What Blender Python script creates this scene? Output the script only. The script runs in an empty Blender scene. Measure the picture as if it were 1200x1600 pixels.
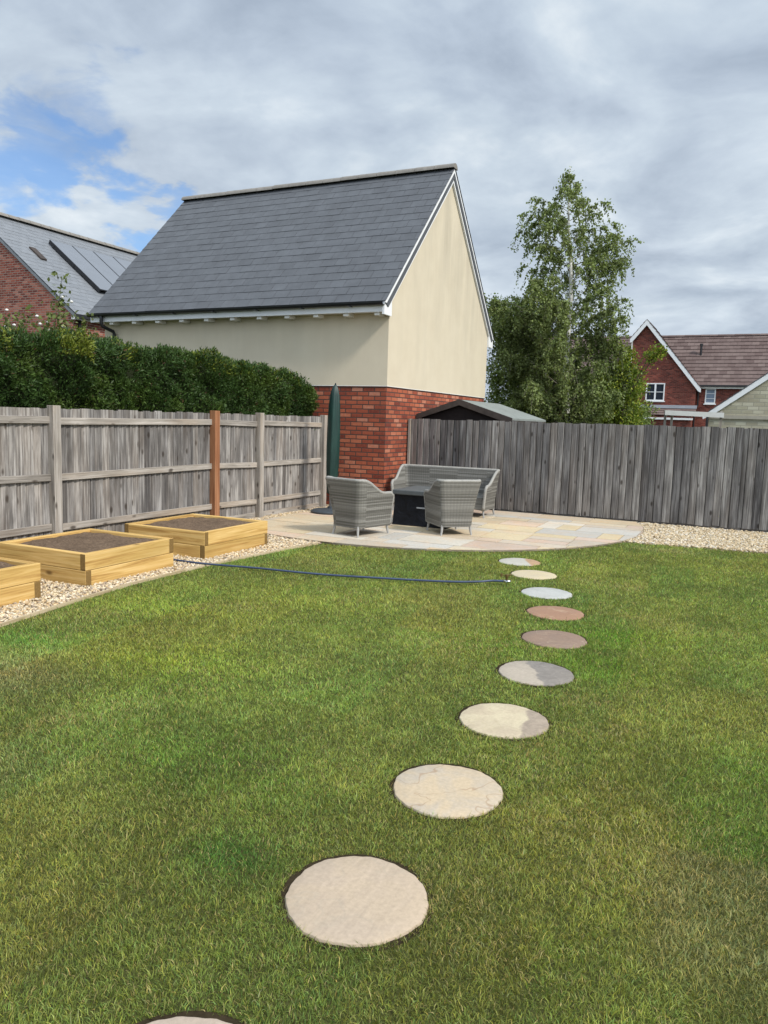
import bpy, math, random
import numpy as np
from mathutils import Vector, Matrix
random.seed(7); RNG = np.random.default_rng(7)
SC = bpy.context.scene
COL = SC.collection
PI = math.pi
CAM = (5.691, -11.91)

# ------------------------------------------------------------------ materials
class NT:
    def __init__(s, nt): s.nt = nt
    def n(s, t, props=None, **ins):
        d = s.nt.nodes.new(t)
        for k, v in (props or {}).items(): setattr(d, k, v)
        for k, v in ins.items():
            sock = d.inputs[int(k[1:])] if k[0] == 'i' and k[1:].isdigit() else d.inputs[k.replace('_', ' ')]
            s.put(sock, v)
        return d
    def put(s, sock, v):
        if isinstance(v, bpy.types.NodeSocket): s.nt.links.new(v, sock)
        else:
            if sock.type == 'RGBA' and not hasattr(v, '__len__'): v = (v, v, v, 1)
            elif sock.type == 'RGBA' and len(v) == 3: v = (*v, 1)
            sock.default_value = v
    def mix(s, f, a, b, blend='MIX'):
        d = s.nt.nodes.new('ShaderNodeMix'); d.data_type = 'RGBA'; d.blend_type = blend
        s.put(d.inputs[0], f); s.put(d.inputs[6], a); s.put(d.inputs[7], b)
        return d.outputs[2]
    def math(s, op, a, b=0.0, c=None, clamp=False):
        d = s.nt.nodes.new('ShaderNodeMath'); d.operation = op; d.use_clamp = clamp
        s.put(d.inputs[0], a); s.put(d.inputs[1], b)
        if c is not None: s.put(d.inputs[2], c)
        return d.outputs[0]
    def vmath(s, op, a, b=(0, 0, 0)):
        d = s.nt.nodes.new('ShaderNodeVectorMath'); d.operation = op
        s.put(d.inputs[0], a); s.put(d.inputs[1], b)
        return d.outputs['Value'] if op in ('DOT_PRODUCT', 'LENGTH', 'DISTANCE') else d.outputs[0]
    def ramp(s, f, stops, interp='LINEAR'):
        d = s.nt.nodes.new('ShaderNodeValToRGB'); cr = d.color_ramp; cr.interpolation = interp
        while len(cr.elements) < len(stops): cr.elements.new(0.5)
        for e, (p, c) in zip(cr.elements, stops):
            e.position = p; e.color = (c, c, c, 1) if not hasattr(c, '__len__') else (*c, 1)
        s.put(d.inputs[0], f)
        return d.outputs[0]
    def noise(s, vec, scale=1.0, detail=4.0, rough=0.55, dist=0.0):
        d = s.n('ShaderNodeTexNoise', None, Scale=scale, Detail=detail, Roughness=rough, Distortion=dist)
        s.put(d.inputs['Vector'], vec); return d.outputs[0]
    def map(s, vec, scale=(1, 1, 1), loc=(0, 0, 0), rot=(0, 0, 0)):
        d = s.n('ShaderNodeMapping', None, Location=loc, Rotation=rot, Scale=scale)
        s.put(d.inputs['Vector'], vec); return d.outputs[0]
    def rng(s, v, a, b, c=0.0, d_=1.0, smooth=False):
        d = s.nt.nodes.new('ShaderNodeMapRange'); d.interpolation_type = 'SMOOTHSTEP' if smooth else 'LINEAR'
        for i, x in enumerate((v, a, b, c, d_)): s.put(d.inputs[i], x)
        return d.outputs[0]
    def attr(s, name='tone', out='Color'):
        d = s.nt.nodes.new('ShaderNodeAttribute'); d.attribute_name = name; return d.outputs[out]
    def uv(s): return s.nt.nodes.new('ShaderNodeUVMap').outputs[0]
    def obj(s): return s.nt.nodes.new('ShaderNodeTexCoord').outputs['Object']
    def pos(s): return s.nt.nodes.new('ShaderNodeNewGeometry').outputs['Position']
    def bump(s, h, strength=0.3, dist=0.01):
        return s.n('ShaderNodeBump', None, Strength=strength, Distance=dist, Height=h).outputs[0]

MATS = {}
def mat(name, fn, rough=0.8, spec=0.3, metal=0.0):
    m = bpy.data.materials.new(name); m.use_nodes = True
    b = m.node_tree.nodes['Principled BSDF']
    b.inputs['Roughness'].default_value = rough
    b.inputs['Specular IOR Level'].default_value = spec
    b.inputs['Metallic'].default_value = metal
    g = NT(m.node_tree)
    r = fn(g, b)
    if r is not None: g.put(b.inputs['Base Color'], r)
    MATS[name] = m
    return m

def plain(name, col, rough=0.6, spec=0.4, var=0.12, scale=6.0, metal=0.0, bump=0.0):
    def fn(g, b):
        p = g.pos()
        n = g.noise(p, scale, 5, 0.6)
        n2 = g.noise(p, scale * 0.17, 3, 0.5)
        f = g.math('ADD', g.math('MULTIPLY', n, 0.6), g.math('MULTIPLY', n2, 0.4))
        if bump: g.put(b.inputs['Normal'], g.bump(g.noise(p, scale * 8, 4), bump, 0.004))
        lo = tuple(c * (1 - var * 1.6) for c in col); hi = tuple(min(1, c * (1 + var * 1.6)) for c in col)
        return g.ramp(f, [(0.25, lo), (0.75, hi)])
    return mat(name, fn, rough, spec, metal)

def weathered(name, dark, mid, light, brown=(0.2, 0.14, 0.09), brown_amt=0.3, lap_shade=True):
    # grey weathered timber: UV u runs along the grain, one random offset per board
    def fn(g, b):
        uv = g.uv(); tone = g.attr()
        sep = g.n('ShaderNodeSeparateColor', None, i0=tone)
        grain = g.noise(g.map(uv, (1.2, 45, 1)), 1.0, 6, 0.65, 0.6)
        fine = g.noise(g.map(uv, (5, 190, 1)), 1.0, 3, 0.6)
        blot = g.noise(g.map(uv, (1.6, 7, 1)), 1.0, 4, 0.55)
        f = g.math('ADD', g.math('MULTIPLY', grain, 0.55), g.math('ADD', g.math('MULTIPLY', fine, 0.2), g.math('MULTIPLY', blot, 0.33)))
        c = g.ramp(f, [(0.40, dark), (0.53, mid), (0.66, light)])
        br = g.math('MULTIPLY', g.rng(g.noise(g.map(uv, (0.7, 3, 1), (5, 5, 0)), 1.0, 3), 0.48, 0.7, 0, 1), brown_amt)
        c = g.mix(br, c, brown)
        vo = g.n('ShaderNodeTexVoronoi', None, Scale=1.0); g.put(vo.inputs['Vector'], g.map(uv, (4.2, 9, 1)))
        knot = g.rng(vo.outputs['Distance'], 0.10, 0.22, 0.85, 0)
        sel = g.math('GREATER_THAN', g.n('ShaderNodeSeparateColor', None, i0=vo.outputs['Color']).outputs[0], 0.5)
        c = g.mix(g.math('MULTIPLY', knot, sel), c, (0.045, 0.035, 0.028))
        edge = g.rng(g.math('ADD', sep.outputs[2], g.math('MULTIPLY', g.math('SUBTRACT', blot, 0.5), 0.12)), 0.13, 0.19, 0.92 if lap_shade else 0.0, 0)  # dark line painted along the lapped edge, standing in for the gap's shadow
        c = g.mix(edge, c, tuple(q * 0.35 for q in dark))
        c = g.mix(1.0, c, g.mix(sep.outputs[0], (0.5, 0.5, 0.52), (1.42, 1.4, 1.36)), 'MULTIPLY')
        g.put(b.inputs['Normal'], g.bump(g.math('ADD', grain, fine), 0.5, 0.004))
        return c
    return mat(name, fn, 0.9, 0.15)

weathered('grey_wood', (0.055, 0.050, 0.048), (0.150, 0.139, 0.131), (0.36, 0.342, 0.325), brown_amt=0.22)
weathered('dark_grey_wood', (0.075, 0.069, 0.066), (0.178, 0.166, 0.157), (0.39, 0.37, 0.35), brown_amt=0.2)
weathered('pale_grey_wood', (0.12, 0.106, 0.093), (0.225, 0.203, 0.18), (0.37, 0.34, 0.31), brown=(0.33, 0.24, 0.16), brown_amt=0.4, lap_shade=False)

def timber(name, dark, mid, light, green=(0.30, 0.24, 0.07), g_amt=0.5):
    def fn(g, b):
        uv = g.uv(); sep = g.n('ShaderNodeSeparateColor', None, i0=g.attr())
        grain = g.noise(g.map(uv, (0.9, 22, 1)), 1.0, 5, 0.6, 1.2)
        fine = g.noise(g.map(uv, (4, 160, 1)), 1.0, 3, 0.6)
        f = g.math('ADD', g.math('MULTIPLY', grain, 0.75), g.math('MULTIPLY', fine, 0.25))
        c = g.ramp(f, [(0.36, dark), (0.5, mid), (0.66, light)])
        st = g.rng(g.noise(g.map(uv, (1.1, 4, 1), (3, 1, 0)), 1.0, 3), 0.45, 0.72)
        c = g.mix(g.math('MULTIPLY', st, g_amt), c, green)
        vo = g.n('ShaderNodeTexVoronoi', None, Scale=1.0); g.put(vo.inputs['Vector'], g.map(uv, (2.6, 5.5, 1)))
        sel = g.math('GREATER_THAN', g.n('ShaderNodeSeparateColor', None, i0=vo.outputs['Color']).outputs[0], 0.45)
        ring = g.rng(vo.outputs['Distance'], 0.04, 0.17, 0.9, 0, True)
        c = g.mix(g.math('MULTIPLY', ring, sel), c, tuple(x * 0.45 for x in dark))
        c = g.mix(1.0, c, g.mix(sep.outputs[0], (0.72, 0.68, 0.62), (1.14, 1.14, 1.16)), 'MULTIPLY')
        # saw-cut end grain: attribute green marks end faces
        eg = g.mix(g.noise(g.map(uv, (60, 60, 1)), 1.0, 4), (0.095, 0.056, 0.018), (0.28, 0.17, 0.055))
        c = g.mix(sep.outputs[1], c, eg)
        g.put(b.inputs['Normal'], g.bump(f, 0.25, 0.003))
        return c
    return mat(name, fn, 0.75, 0.25)
timber('new_timber', (0.35, 0.19, 0.055), (0.575, 0.37, 0.125), (0.70, 0.50, 0.22), green=(0.38, 0.26, 0.075), g_amt=0.5)
timber('brown_timber', (0.17, 0.062, 0.026), (0.265, 0.115, 0.054), (0.36, 0.185, 0.095), green=(0.24, 0.115, 0.055), g_amt=0.3)

def brickmat(name, stops, mortar, bw=0.225, bh=0.075, ms=0.010, fade=0.0):
    def fn(g, b):
        uv = g.uv()
        wob = g.noise(uv, 9, 2); 
        br = g.n('ShaderNodeTexBrick', {'offset': 0.5, 'squash': 1.0}, Color1=(0, 0, 0), Color2=(1, 1, 1), Mortar=(0.5, 0.5, 0.5), Scale=1.0)
        g.put(br.inputs['Vector'], uv)
        br.inputs['Mortar Size'].default_value = ms; br.inputs['Mortar Smooth'].default_value = 0.25
        br.inputs['Bias'].default_value = 0.0
        br.inputs['Brick Width'].default_value = bw; br.inputs['Row Height'].default_value = bh
        v = g.math('ADD', br.outputs['Color'], g.math('MULTIPLY', g.math('SUBTRACT', g.noise(uv, 26, 4), 0.5), 0.6))
        c = g.ramp(v, stops)
        c = g.mix(g.rng(g.noise(uv, 0.9, 3), 0.4, 0.75, 0, 0.35), c, (0.12, 0.05, 0.035))
        c = g.mix(br.outputs['Fac'], c, mortar)
        g.put(b.inputs['Normal'], g.bump(g.math('SUBTRACT', g.math('MULTIPLY', g.noise(uv, 60, 3), 0.4), br.outputs['Fac']), 0.7, 0.008))
        return c
    return mat(name, fn, 0.88, 0.2)
RED = [(0.0, (0.15, 0.034, 0.022)), (0.25, (0.26, 0.062, 0.034)), (0.6, (0.34, 0.090, 0.046)), (0.85, (0.43, 0.135, 0.070)), (1.0, (0.44, 0.19, 0.125))]
timber('edge_timber', (0.28, 0.21, 0.12), (0.40, 0.32, 0.20), (0.50, 0.41, 0.28), g_amt=0.1)
brickmat('red_brick', RED, (0.075, 0.048, 0.040))
RED2 = [(0.0, (0.11, 0.03, 0.025)), (0.4, (0.21, 0.052, 0.035)), (0.75, (0.29, 0.085, 0.055)), (1.0, (0.36, 0.16, 0.12))]
brickmat('old_red_brick', RED2, (0.24, 0.18, 0.15), ms=0.012)
RED3 = [(0.0, (0.09, 0.02, 0.015)), (0.4, (0.18, 0.036, 0.024)), (0.75, (0.25, 0.055, 0.036)), (1.0, (0.30, 0.09, 0.06))]
brickmat('far_red_brick', RED3, (0.15, 0.09, 0.075), ms=0.012)
brickmat('pale_stone', [(0, (0.30, 0.28, 0.20)), (0.5, (0.40, 0.37, 0.27)), (1, (0.50, 0.47, 0.36))], (0.30, 0.28, 0.22), bw=0.42, bh=0.16, ms=0.018)

def render_fn(g, b):
    p = g.pos(); 
    n1 = g.noise(g.map(p, (0.9, 0.9, 0.35)), 1.0, 4, 0.55)
    streak = g.noise(g.map(p, (3.0, 3.0, 0.35)), 1.0, 5, 0.6)
    c = g.ramp(g.noise(p, 2.2, 5), [(0.3, (0.54, 0.468, 0.35)), (0.7, (0.58, 0.508, 0.385))])
    hi = g.rng(g.n('ShaderNodeSeparateXYZ', None, i0=p).outputs[2], 2.2, 5.0, 0.15, 1.0)
    st = g.math('MULTIPLY', g.math('MULTIPLY', g.rng(n1, 0.36, 0.60), g.rng(streak, 0.35, 0.62)), hi)
    c = g.mix(g.math('MULTIPLY', st, 0.55), c, (0.37, 0.325, 0.25))
    g.put(b.inputs['Normal'], g.bump(g.noise(p, 130, 3), 0.25, 0.003))
    return c
mat('cream_render', render_fn, 0.92, 0.15)

def slate(name, lo, hi, rough=0.5, spec=0.35):
    def fn(g, b):
        sep = g.n('ShaderNodeSeparateColor', None, i0=g.attr())
        p = g.pos()
        c = g.mix(sep.outputs[0], lo, hi)
        n = g.noise(p, 5, 5, 0.6)
        c = g.mix(1.0, c, g.ramp(n, [(0.3, 0.9), (0.7, 1.1)]), 'MULTIPLY')
        sp = g.noise(p, 55, 3, 0.7)
        c = g.mix(g.rng(sp, 0.66, 0.74, 0, 0.5), c, tuple(x * 2.2 for x in hi))
        g.put(b.inputs['Normal'], g.bump(g.noise(p, 30, 4), 0.3, 0.004))
        g.put(b.inputs['Roughness'], g.rng(g.noise(p, 3, 3), 0.3, 0.7, rough - 0.08, rough + 0.15))
        return c
    return mat(name, fn, rough, spec)
slate('grey_slate', (0.074, 0.077, 0.084), (0.086, 0.090, 0.098), 0.55, 0.3)
slate('worn_slate', (0.158, 0.167, 0.18), (0.178, 0.187, 0.20), 0.5, 0.35)
slate('brown_tile', (0.110, 0.077, 0.070), (0.165, 0.122, 0.110), 0.85, 0.15)
slate('stone_tile', (0.30, 0.27, 0.22), (0.36, 0.33, 0.27), 0.85, 0.15)
plain('ridge_tile_grey', (0.20, 0.185, 0.165), 0.85, 0.2, 0.2, 14, bump=0.3)
plain('white_paint', (0.72, 0.72, 0.72), 0.45, 0.4, 0.05, 5)
plain('off_white_paint', (0.68, 0.66, 0.62), 0.5, 0.4, 0.06, 8)
plain('black_plastic', (0.012, 0.012, 0.014), 0.35, 0.5, 0.2, 9)
plain('lead', (0.17, 0.18, 0.20), 0.6, 0.3, 0.15, 12)
plain('dark_shed_wood', (0.018, 0.013, 0.012), 0.8, 0.2, 0.3, 9)
plain('shed_trim', (0.05, 0.038, 0.032), 0.7, 0.3, 0.3, 12)
plain('roof_felt', (0.20, 0.215, 0.20), 0.85, 0.2, 0.14, 12, bump=0.3)
plain('solar_glass', (0.14, 0.15, 0.168), 0.3, 0.7, 0.06, 2)
plain('window_glass', (0.02, 0.025, 0.035), 0.05, 0.6, 0.1, 2)
plain('bright_glass', (0.20, 0.25, 0.33), 0.08, 0.6, 0.2, 3)
plain('bark', (0.10, 0.08, 0.06), 0.9, 0.15, 0.35, 18, bump=0.5)
plain('twig_bark', (0.20, 0.175, 0.145), 0.9, 0.15, 0.4, 6)
plain('hedge_twigs', (0.018, 0.022, 0.010), 0.9, 0.1, 0.3, 8)
plain('alloy_leg', (0.36, 0.35, 0.335), 0.4, 0.5, 0.08, 20, metal=0.3)
plain('chrome', (0.75, 0.76, 0.78), 0.15, 0.5, 0.05, 10, metal=1.0)
plain('brass', (0.20, 0.135, 0.05), 0.45, 0.5, 0.3, 60, metal=0.7)
plain('black_rubber', (0.02, 0.022, 0.025), 0.6, 0.35, 0.3, 12)
plain('base_grey', (0.045, 0.055, 0.065), 0.5, 0.4, 0.2, 12)
plain('logo_grey', (0.30, 0.31, 0.32), 0.6, 0.3, 0.1, 30)
plain('hose_blue', (0.040, 0.058, 0.105), 0.4, 0.4, 0.3, 25)
plain('table_top_grey', (0.075, 0.082, 0.083), 0.5, 0.4, 0.12, 10)

def birch_bark(g, b):
    p = g.pos()
    n = g.noise(g.map(p, (6, 6, 14)), 1.0, 4, 0.6)
    n2 = g.noise(g.map(p, (3, 3, 2.2)), 1.0, 4, 0.6)
    f = g.math('ADD', g.math('MULTIPLY', n, 0.6), g.math('MULTIPLY', n2, 0.4))
    return g.ramp(f, [(0.36, (0.05, 0.045, 0.04)), (0.44, (0.5, 0.48, 0.44)), (0.56, (0.74, 0.72, 0.67))])
mat('birch_bark', birch_bark, 0.8, 0.2)

def leafmat(name, trans=0.30, rough=0.55, spec=0.3, tr_mul=(1.25, 1.35, 0.6)):
    m = bpy.data.materials.new(name); m.use_nodes = True; nt = m.node_tree; g = NT(nt)
    b = nt.nodes['Principled BSDF']; out = nt.nodes['Material Output']
    c = g.attr()
    g.put(b.inputs['Base Color'], c); b.inputs['Roughness'].default_value = rough
    b.inputs['Specular IOR Level'].default_value = spec
    t = g.n('ShaderNodeBsdfTranslucent', None, Color=g.mix(1.0, c, tr_mul, 'MULTIPLY'))
    s = g.n('ShaderNodeMixShader', None, i0=trans, i1=b.outputs[0], i2=t.outputs[0])
    nt.links.new(s.outputs[0], out.inputs['Surface']); MATS[name] = m
leafmat('leaf', 0.32, 0.55, 0.14); leafmat('grass_blade', 0.34, 0.5, 0.12); leafmat('hedge_leaf', 0.18, 0.45, 0.22)

def pebble_fn(g, b):
    c = g.attr(); n = g.noise(g.pos(), 70, 3)
    return g.mix(1.0, c, g.ramp(n, [(0.3, 0.82), (0.7, 1.15)]), 'MULTIPLY')
mat('pebble', pebble_fn, 0.75, 0.3)
def slab_fn(g, b):
    p = g.pos(); c = g.attr()
    n = g.noise(p, 3.5, 5, 0.6, 1.0); f = g.noise(p, 40, 4, 0.65)
    c = g.mix(g.rng(n, 0.45, 0.72, 0, 0.55), c, g.mix(1.0, c, (1.12, 0.9, 0.72), 'MULTIPLY'))
    c = g.mix(1.0, c, g.ramp(f, [(0.3, 0.86), (0.7, 1.1)]), 'MULTIPLY')
    st = g.rng(g.noise(p, 1.3, 4), 0.5, 0.75, 0, 0.3)
    c = g.mix(st, c, (0.26, 0.21, 0.15))
    g.put(b.inputs['Normal'], g.bump(g.math('ADD', g.noise(p, 9, 5), g.math('MULTIPLY', f, 0.3)), 0.35, 0.01))
    return c
mat('sandstone_slab', slab_fn, 0.8, 0.25)
def soil_fn(g, b):
    p = g.pos(); n = g.noise(p, 45, 6, 0.7); n2 = g.noise(p, 4, 3)
    g.put(b.inputs['Normal'], g.bump(n, 0.9, 0.02))
    c = g.ramp(n, [(0.3, (0.075, 0.05, 0.033)), (0.55, (0.165, 0.113, 0.076)), (0.75, (0.25, 0.178, 0.122))])
    return g.mix(1.0, c, g.ramp(n2, [(0.3, 0.8), (0.7, 1.15)]), 'MULTIPLY')
mat('bed_soil', soil_fn, 0.95, 0.1)
plain('ring_soil', (0.035, 0.026, 0.015), 0.95, 0.05, 0.35, 60)
def lawn_fn(g, b):
    p = g.pos(); n = g.noise(p, 60, 5, 0.7); n2 = g.noise(p, 1.1, 4)
    c = g.ramp(n, [(0.3, (0.03, 0.028, 0.012)), (0.55, (0.07, 0.078, 0.022)), (0.75, (0.13, 0.13, 0.045))])
    return g.mix(g.rng(n2, 0.4, 0.65, 0, 0.4), c, (0.05, 0.04, 0.018))
mat('turf', lawn_fn, 0.95, 0.1)
plain('subsoil', (0.05, 0.062, 0.022), 0.95, 0.1, 0.3, 3)
plain('gravel_base', (0.30, 0.24, 0.16), 0.95, 0.1, 0.3, 60)
plain('mortar', (0.27, 0.23, 0.165), 0.95, 0.1, 0.15, 30)

def weave_fn(g, b):
    uv = g.uv()
    sx = g.n('ShaderNodeSeparateXYZ', None, i0=uv)
    row = g.math('FLOOR', g.math('DIVIDE', sx.outputs[1], 0.019))
    wn = g.n('ShaderNodeTexWhiteNoise', {'noise_dimensions': '2D'})
    cmb = g.n('ShaderNodeCombineXYZ', None, i0=g.math('FLOOR', g.math('DIVIDE', sx.outputs[0], 0.5)), i1=row)
    g.put(wn.inputs['Vector'], cmb.outputs[0])
    soft = g.noise(g.map(uv, (2.0, 55, 1)), 1.0, 3, 0.6)
    v = g.math('ADD', g.math('MULTIPLY', wn.outputs[0], 0.55), g.math('MULTIPLY', soft, 0.45))
    c = g.ramp(v, [(0.15, (0.075, 0.070, 0.060)), (0.5, (0.150, 0.143, 0.126)), (0.85, (0.25, 0.24, 0.216))])
    rib = g.math('PINGPONG', sx.outputs[0], 0.02)
    c = g.mix(g.rng(rib, 0.0, 0.005, 0.22, 0), c, (0.12, 0.115, 0.10))
    hs = g.math('PINGPONG', sx.outputs[1], 0.0095)
    c = g.mix(g.rng(hs, 0.0, 0.003, 0.55, 0), c, (0.09, 0.085, 0.075))
    g.put(b.inputs['Normal'], g.bump(g.math('MULTIPLY', g.math('ADD', hs, g.math('MULTIPLY', rib, 0.4)), 80), 0.5, 0.006))
    return c
mat('rattan', weave_fn, 0.6, 0.35)
plain('rattan_rim', (0.28, 0.268, 0.242), 0.55, 0.35, 0.2, 40)
def cover_fn(g, b):
    p = g.obj(); n = g.noise(g.map(p, (10, 10, 2)), 1.0, 4)
    g.put(b.inputs['Normal'], g.bump(n, 0.35, 0.02))
    return g.ramp(n, [(0.3, (0.004, 0.020, 0.016)), (0.7, (0.011, 0.042, 0.032))])
mat('green_cover', cover_fn, 0.45, 0.45)
def black_cover_fn(g, b):
    p = g.obj(); n = g.noise(p, 7, 4, 0.6, 0.8)
    g.put(b.inputs['Normal'], g.bump(n, 0.6, 0.03))
    return g.ramp(n, [(0.3, (0.003, 0.0035, 0.005)), (0.7, (0.008, 0.009, 0.013))])
mat('black_cover', black_cover_fn, 0.5, 0.2)

# ------------------------------------------------------------------ mesh helpers
class MB:
    def __init__(s): s.v = []; s.f = []; s.u = []; s.c = []
    def add(s, vs, fs, uvs=None, col=(0.5, 0, 0)):
        o = len(s.v); s.v += [tuple(x) for x in vs]
        cs = col if isinstance(col, list) else [col] * len(vs)
        s.c += cs
        for i, f in enumerate(fs):
            s.f.append([o + k for k in f]); s.u.append(uvs[i] if uvs else None)
    def obox(s, c, X, Y, Z, col=None, tone=None, taper=None):
        """oriented box: half-axes X (grain), Y, Z. Ends carry attribute green = 1."""
        c, X, Y, Z = (np.array(q, float) for q in (c, X, Y, Z))
        t = random.random() if tone is None else tone
        lx, ly, lz = (2 * np.linalg.norm(q) for q in (X, Y, Z))
        ou, ov = random.random() * 40, random.random() * 40
        sgn = [(-1, -1, -1), (1, -1, -1), (1, 1, -1), (-1, 1, -1), (-1, -1, 1), (1, -1, 1), (1, 1, 1), (-1, 1, 1)]
        P = [c + a * X + b * Y + d * Z for a, b, d in sgn]
        def q(ids, ua, va, end):
            uv = []
            for i in ids:
                a, b, d = sgn[i]; loc = (a * lx / 2, b * ly / 2, d * lz / 2)
                uv.append((ou + loc[ua], ov + loc[va] + (0.37 if va == 2 else 0)))
            s.add([P[i] for i in ids], [(0, 1, 2, 3)], [uv], col or [(t, 1.0 if end else 0.0, (sgn[i][1] + 1) / 2) for i in ids])
        q((3, 2, 1, 0), 0, 1, 0); q((4, 5, 6, 7), 0, 1, 0)
        q((0, 1, 5, 4), 0, 2, 0); q((2, 3, 7, 6), 0, 2, 0)
        q((1, 2, 6, 5), 1, 2, 1); q((3, 0, 4, 7), 1, 2, 1)
    def box(s, x0, x1, y0, y1, z0, z1, col=(0.5, 0, 0)):
        P = [(x0, y0, z0), (x1, y0, z0), (x1, y1, z0), (x0, y1, z0), (x0, y0, z1), (x1, y0, z1), (x1, y1, z1), (x0, y1, z1)]
        s.add(P, [(3, 2, 1, 0), (4, 5, 6, 7), (0, 1, 5, 4), (2, 3, 7, 6), (1, 2, 6, 5), (3, 0, 4, 7)], None, col)
    def prism(s, poly, axis, a0, a1, col=(0.5, 0, 0)):
        """poly in the two other axes (cyclic order y,z for x; x,z for y; x,y for z), extruded a0..a1"""
        def mk(p, a):
            return (a, p[0], p[1]) if axis == 'x' else (p[0], a, p[1]) if axis == 'y' else (p[0], p[1], a)
        n = len(poly); vs = [mk(p, a0) for p in poly] + [mk(p, a1) for p in poly]
        fs = [tuple(range(n - 1, -1, -1)), tuple(range(n, 2 * n))] + [(i, (i + 1) % n, n + (i + 1) % n, n + i) for i in range(n)]
        if axis == 'y': fs = [tuple(reversed(f)) for f in fs]
        s.add(vs, fs, None, col)
    def tube(s, pts, r, seg=8, col=(0.5, 0, 0), caps=True):
        pts = [Vector(p) for p in pts]; n = len(pts)
        rs = r if hasattr(r, '__len__') else [r] * n
        vs = []; up = None; ln = 0; uvr = []
        for i, p in enumerate(pts):
            t = (pts[min(i + 1, n - 1)] - pts[max(i - 1, 0)]).normalized()
            if up is None: up = t.orthogonal().normalized()
            up = (up - t * up.dot(t)); up = up.normalized() if up.length > 1e-6 else t.orthogonal().normalized()
            w = t.cross(up)
            if i: ln += (p - pts[i - 1]).length
            for k in range(seg):
                a = 2 * PI * k / seg
                vs.append(p + (up * math.cos(a) + w * math.sin(a)) * rs[i])
            uvr.append(ln)
        fs = []; uvs = []
        for i in range(n - 1):
            for k in range(seg):
                k2 = (k + 1) % seg
                fs.append((i * seg + k, i * seg + k2, (i + 1) * seg + k2, (i + 1) * seg + k))
                c0, c1 = k / seg * 2 * PI * rs[i], (k + 1) / seg * 2 * PI * rs[i]
                uvs.append([(uvr[i], c0), (uvr[i], c1), (uvr[i + 1], c1), (uvr[i + 1], c0)])
        if caps:
            fs += [tuple(range(seg - 1, -1, -1)), tuple((n - 1) * seg + k for k in range(seg))]
            uvs += [[(0, 0)] * seg] * 2
        s.add(vs, fs, uvs, col)
    def lathe(s, prof, seg=32, c=(0, 0), col=(0.5, 0, 0)):
        vs = [(c[0] + r * math.cos(2 * PI * k / seg), c[1] + r * math.sin(2 * PI * k / seg), z) for r, z in prof for k in range(seg)]
        fs = [(i * seg + k, i * seg + (k + 1) % seg, (i + 1) * seg + (k + 1) % seg, (i + 1) * seg + k) for i in range(len(prof) - 1) for k in range(seg)]
        s.add(vs, fs, None, col)
    def build(s, name, m, parent=None, smooth=False, bevel=0.0, local=False, kind=None, auto=None):
        me = bpy.data.meshes.new(name)
        off = np.zeros(3)
        if parent is not None and not local: off = world_loc(parent)
        V = np.array(s.v, float) - off
        me.from_pydata(V.tolist(), [], s.f)
        uvl = me.uv_layers.new(name='UVMap')
        dat = np.zeros((len(me.loops), 2)); k = 0
        A = np.array(s.v, float)
        for f, uv in zip(s.f, s.u):
            if uv is None:
                p = A[f]; nrm = np.abs(np.cross(p[1] - p[0], p[2] - p[0])) if len(f) > 2 else np.array([0, 0, 1])
                if len(f) > 3: nrm = nrm + np.abs(np.cross(p[2] - p[0], p[3] - p[0]))
                ax = int(np.argmax(nrm)); i, j = ((1, 2), (0, 2), (0, 1))[ax]
                dat[k:k + len(f), 0] = p[:, i]; dat[k:k + len(f), 1] = p[:, j]
            else: dat[k:k + len(f)] = uv
            k += len(f)
        uvl.data.foreach_set('uv', dat.ravel())
        ca = me.color_attributes.new('tone', 'FLOAT_COLOR', 'CORNER')
        cc = np.array([(*c, 1.0) for c in s.c], float)
        ca.data.foreach_set('color', cc[[k for f in s.f for k in f]].ravel())
        if smooth: me.polygons.foreach_set('use_smooth', np.ones(len(me.polygons), bool))
        o = bpy.data.objects.new(name, me); COL.objects.link(o)
        me.materials.append(MATS[m])
        if parent is not None: o.parent = parent
        if bevel:
            w = o.modifiers.new('weld', 'WELD'); w.merge_threshold = 0.0005
            bv = o.modifiers.new('bevel', 'BEVEL'); bv.width = bevel; bv.segments = 2; bv.limit_method = 'ANGLE'
        if auto is not None and smooth:
            try: me.set_sharp_from_angle(angle=math.radians(auto))
            except Exception: pass
        if kind: o['kind'] = kind
        return o

def world_loc(o):
    L = np.zeros(3)
    while o is not None: L = L + np.array(o.location); o = o.parent
    return L

def tag(o, label, cat, group=None):
    o['label'] = label; o['category'] = cat
    if group: o['group'] = group
    return o
def thing(name, label, cat, loc=(0, 0, 0), rz=0.0, group=None):
    o = bpy.data.objects.new(name, None); COL.objects.link(o); o.empty_display_size = 0.2
    o.location = loc; o.rotation_euler = (0, 0, rz)
    return tag(o, label, cat, group)

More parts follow.
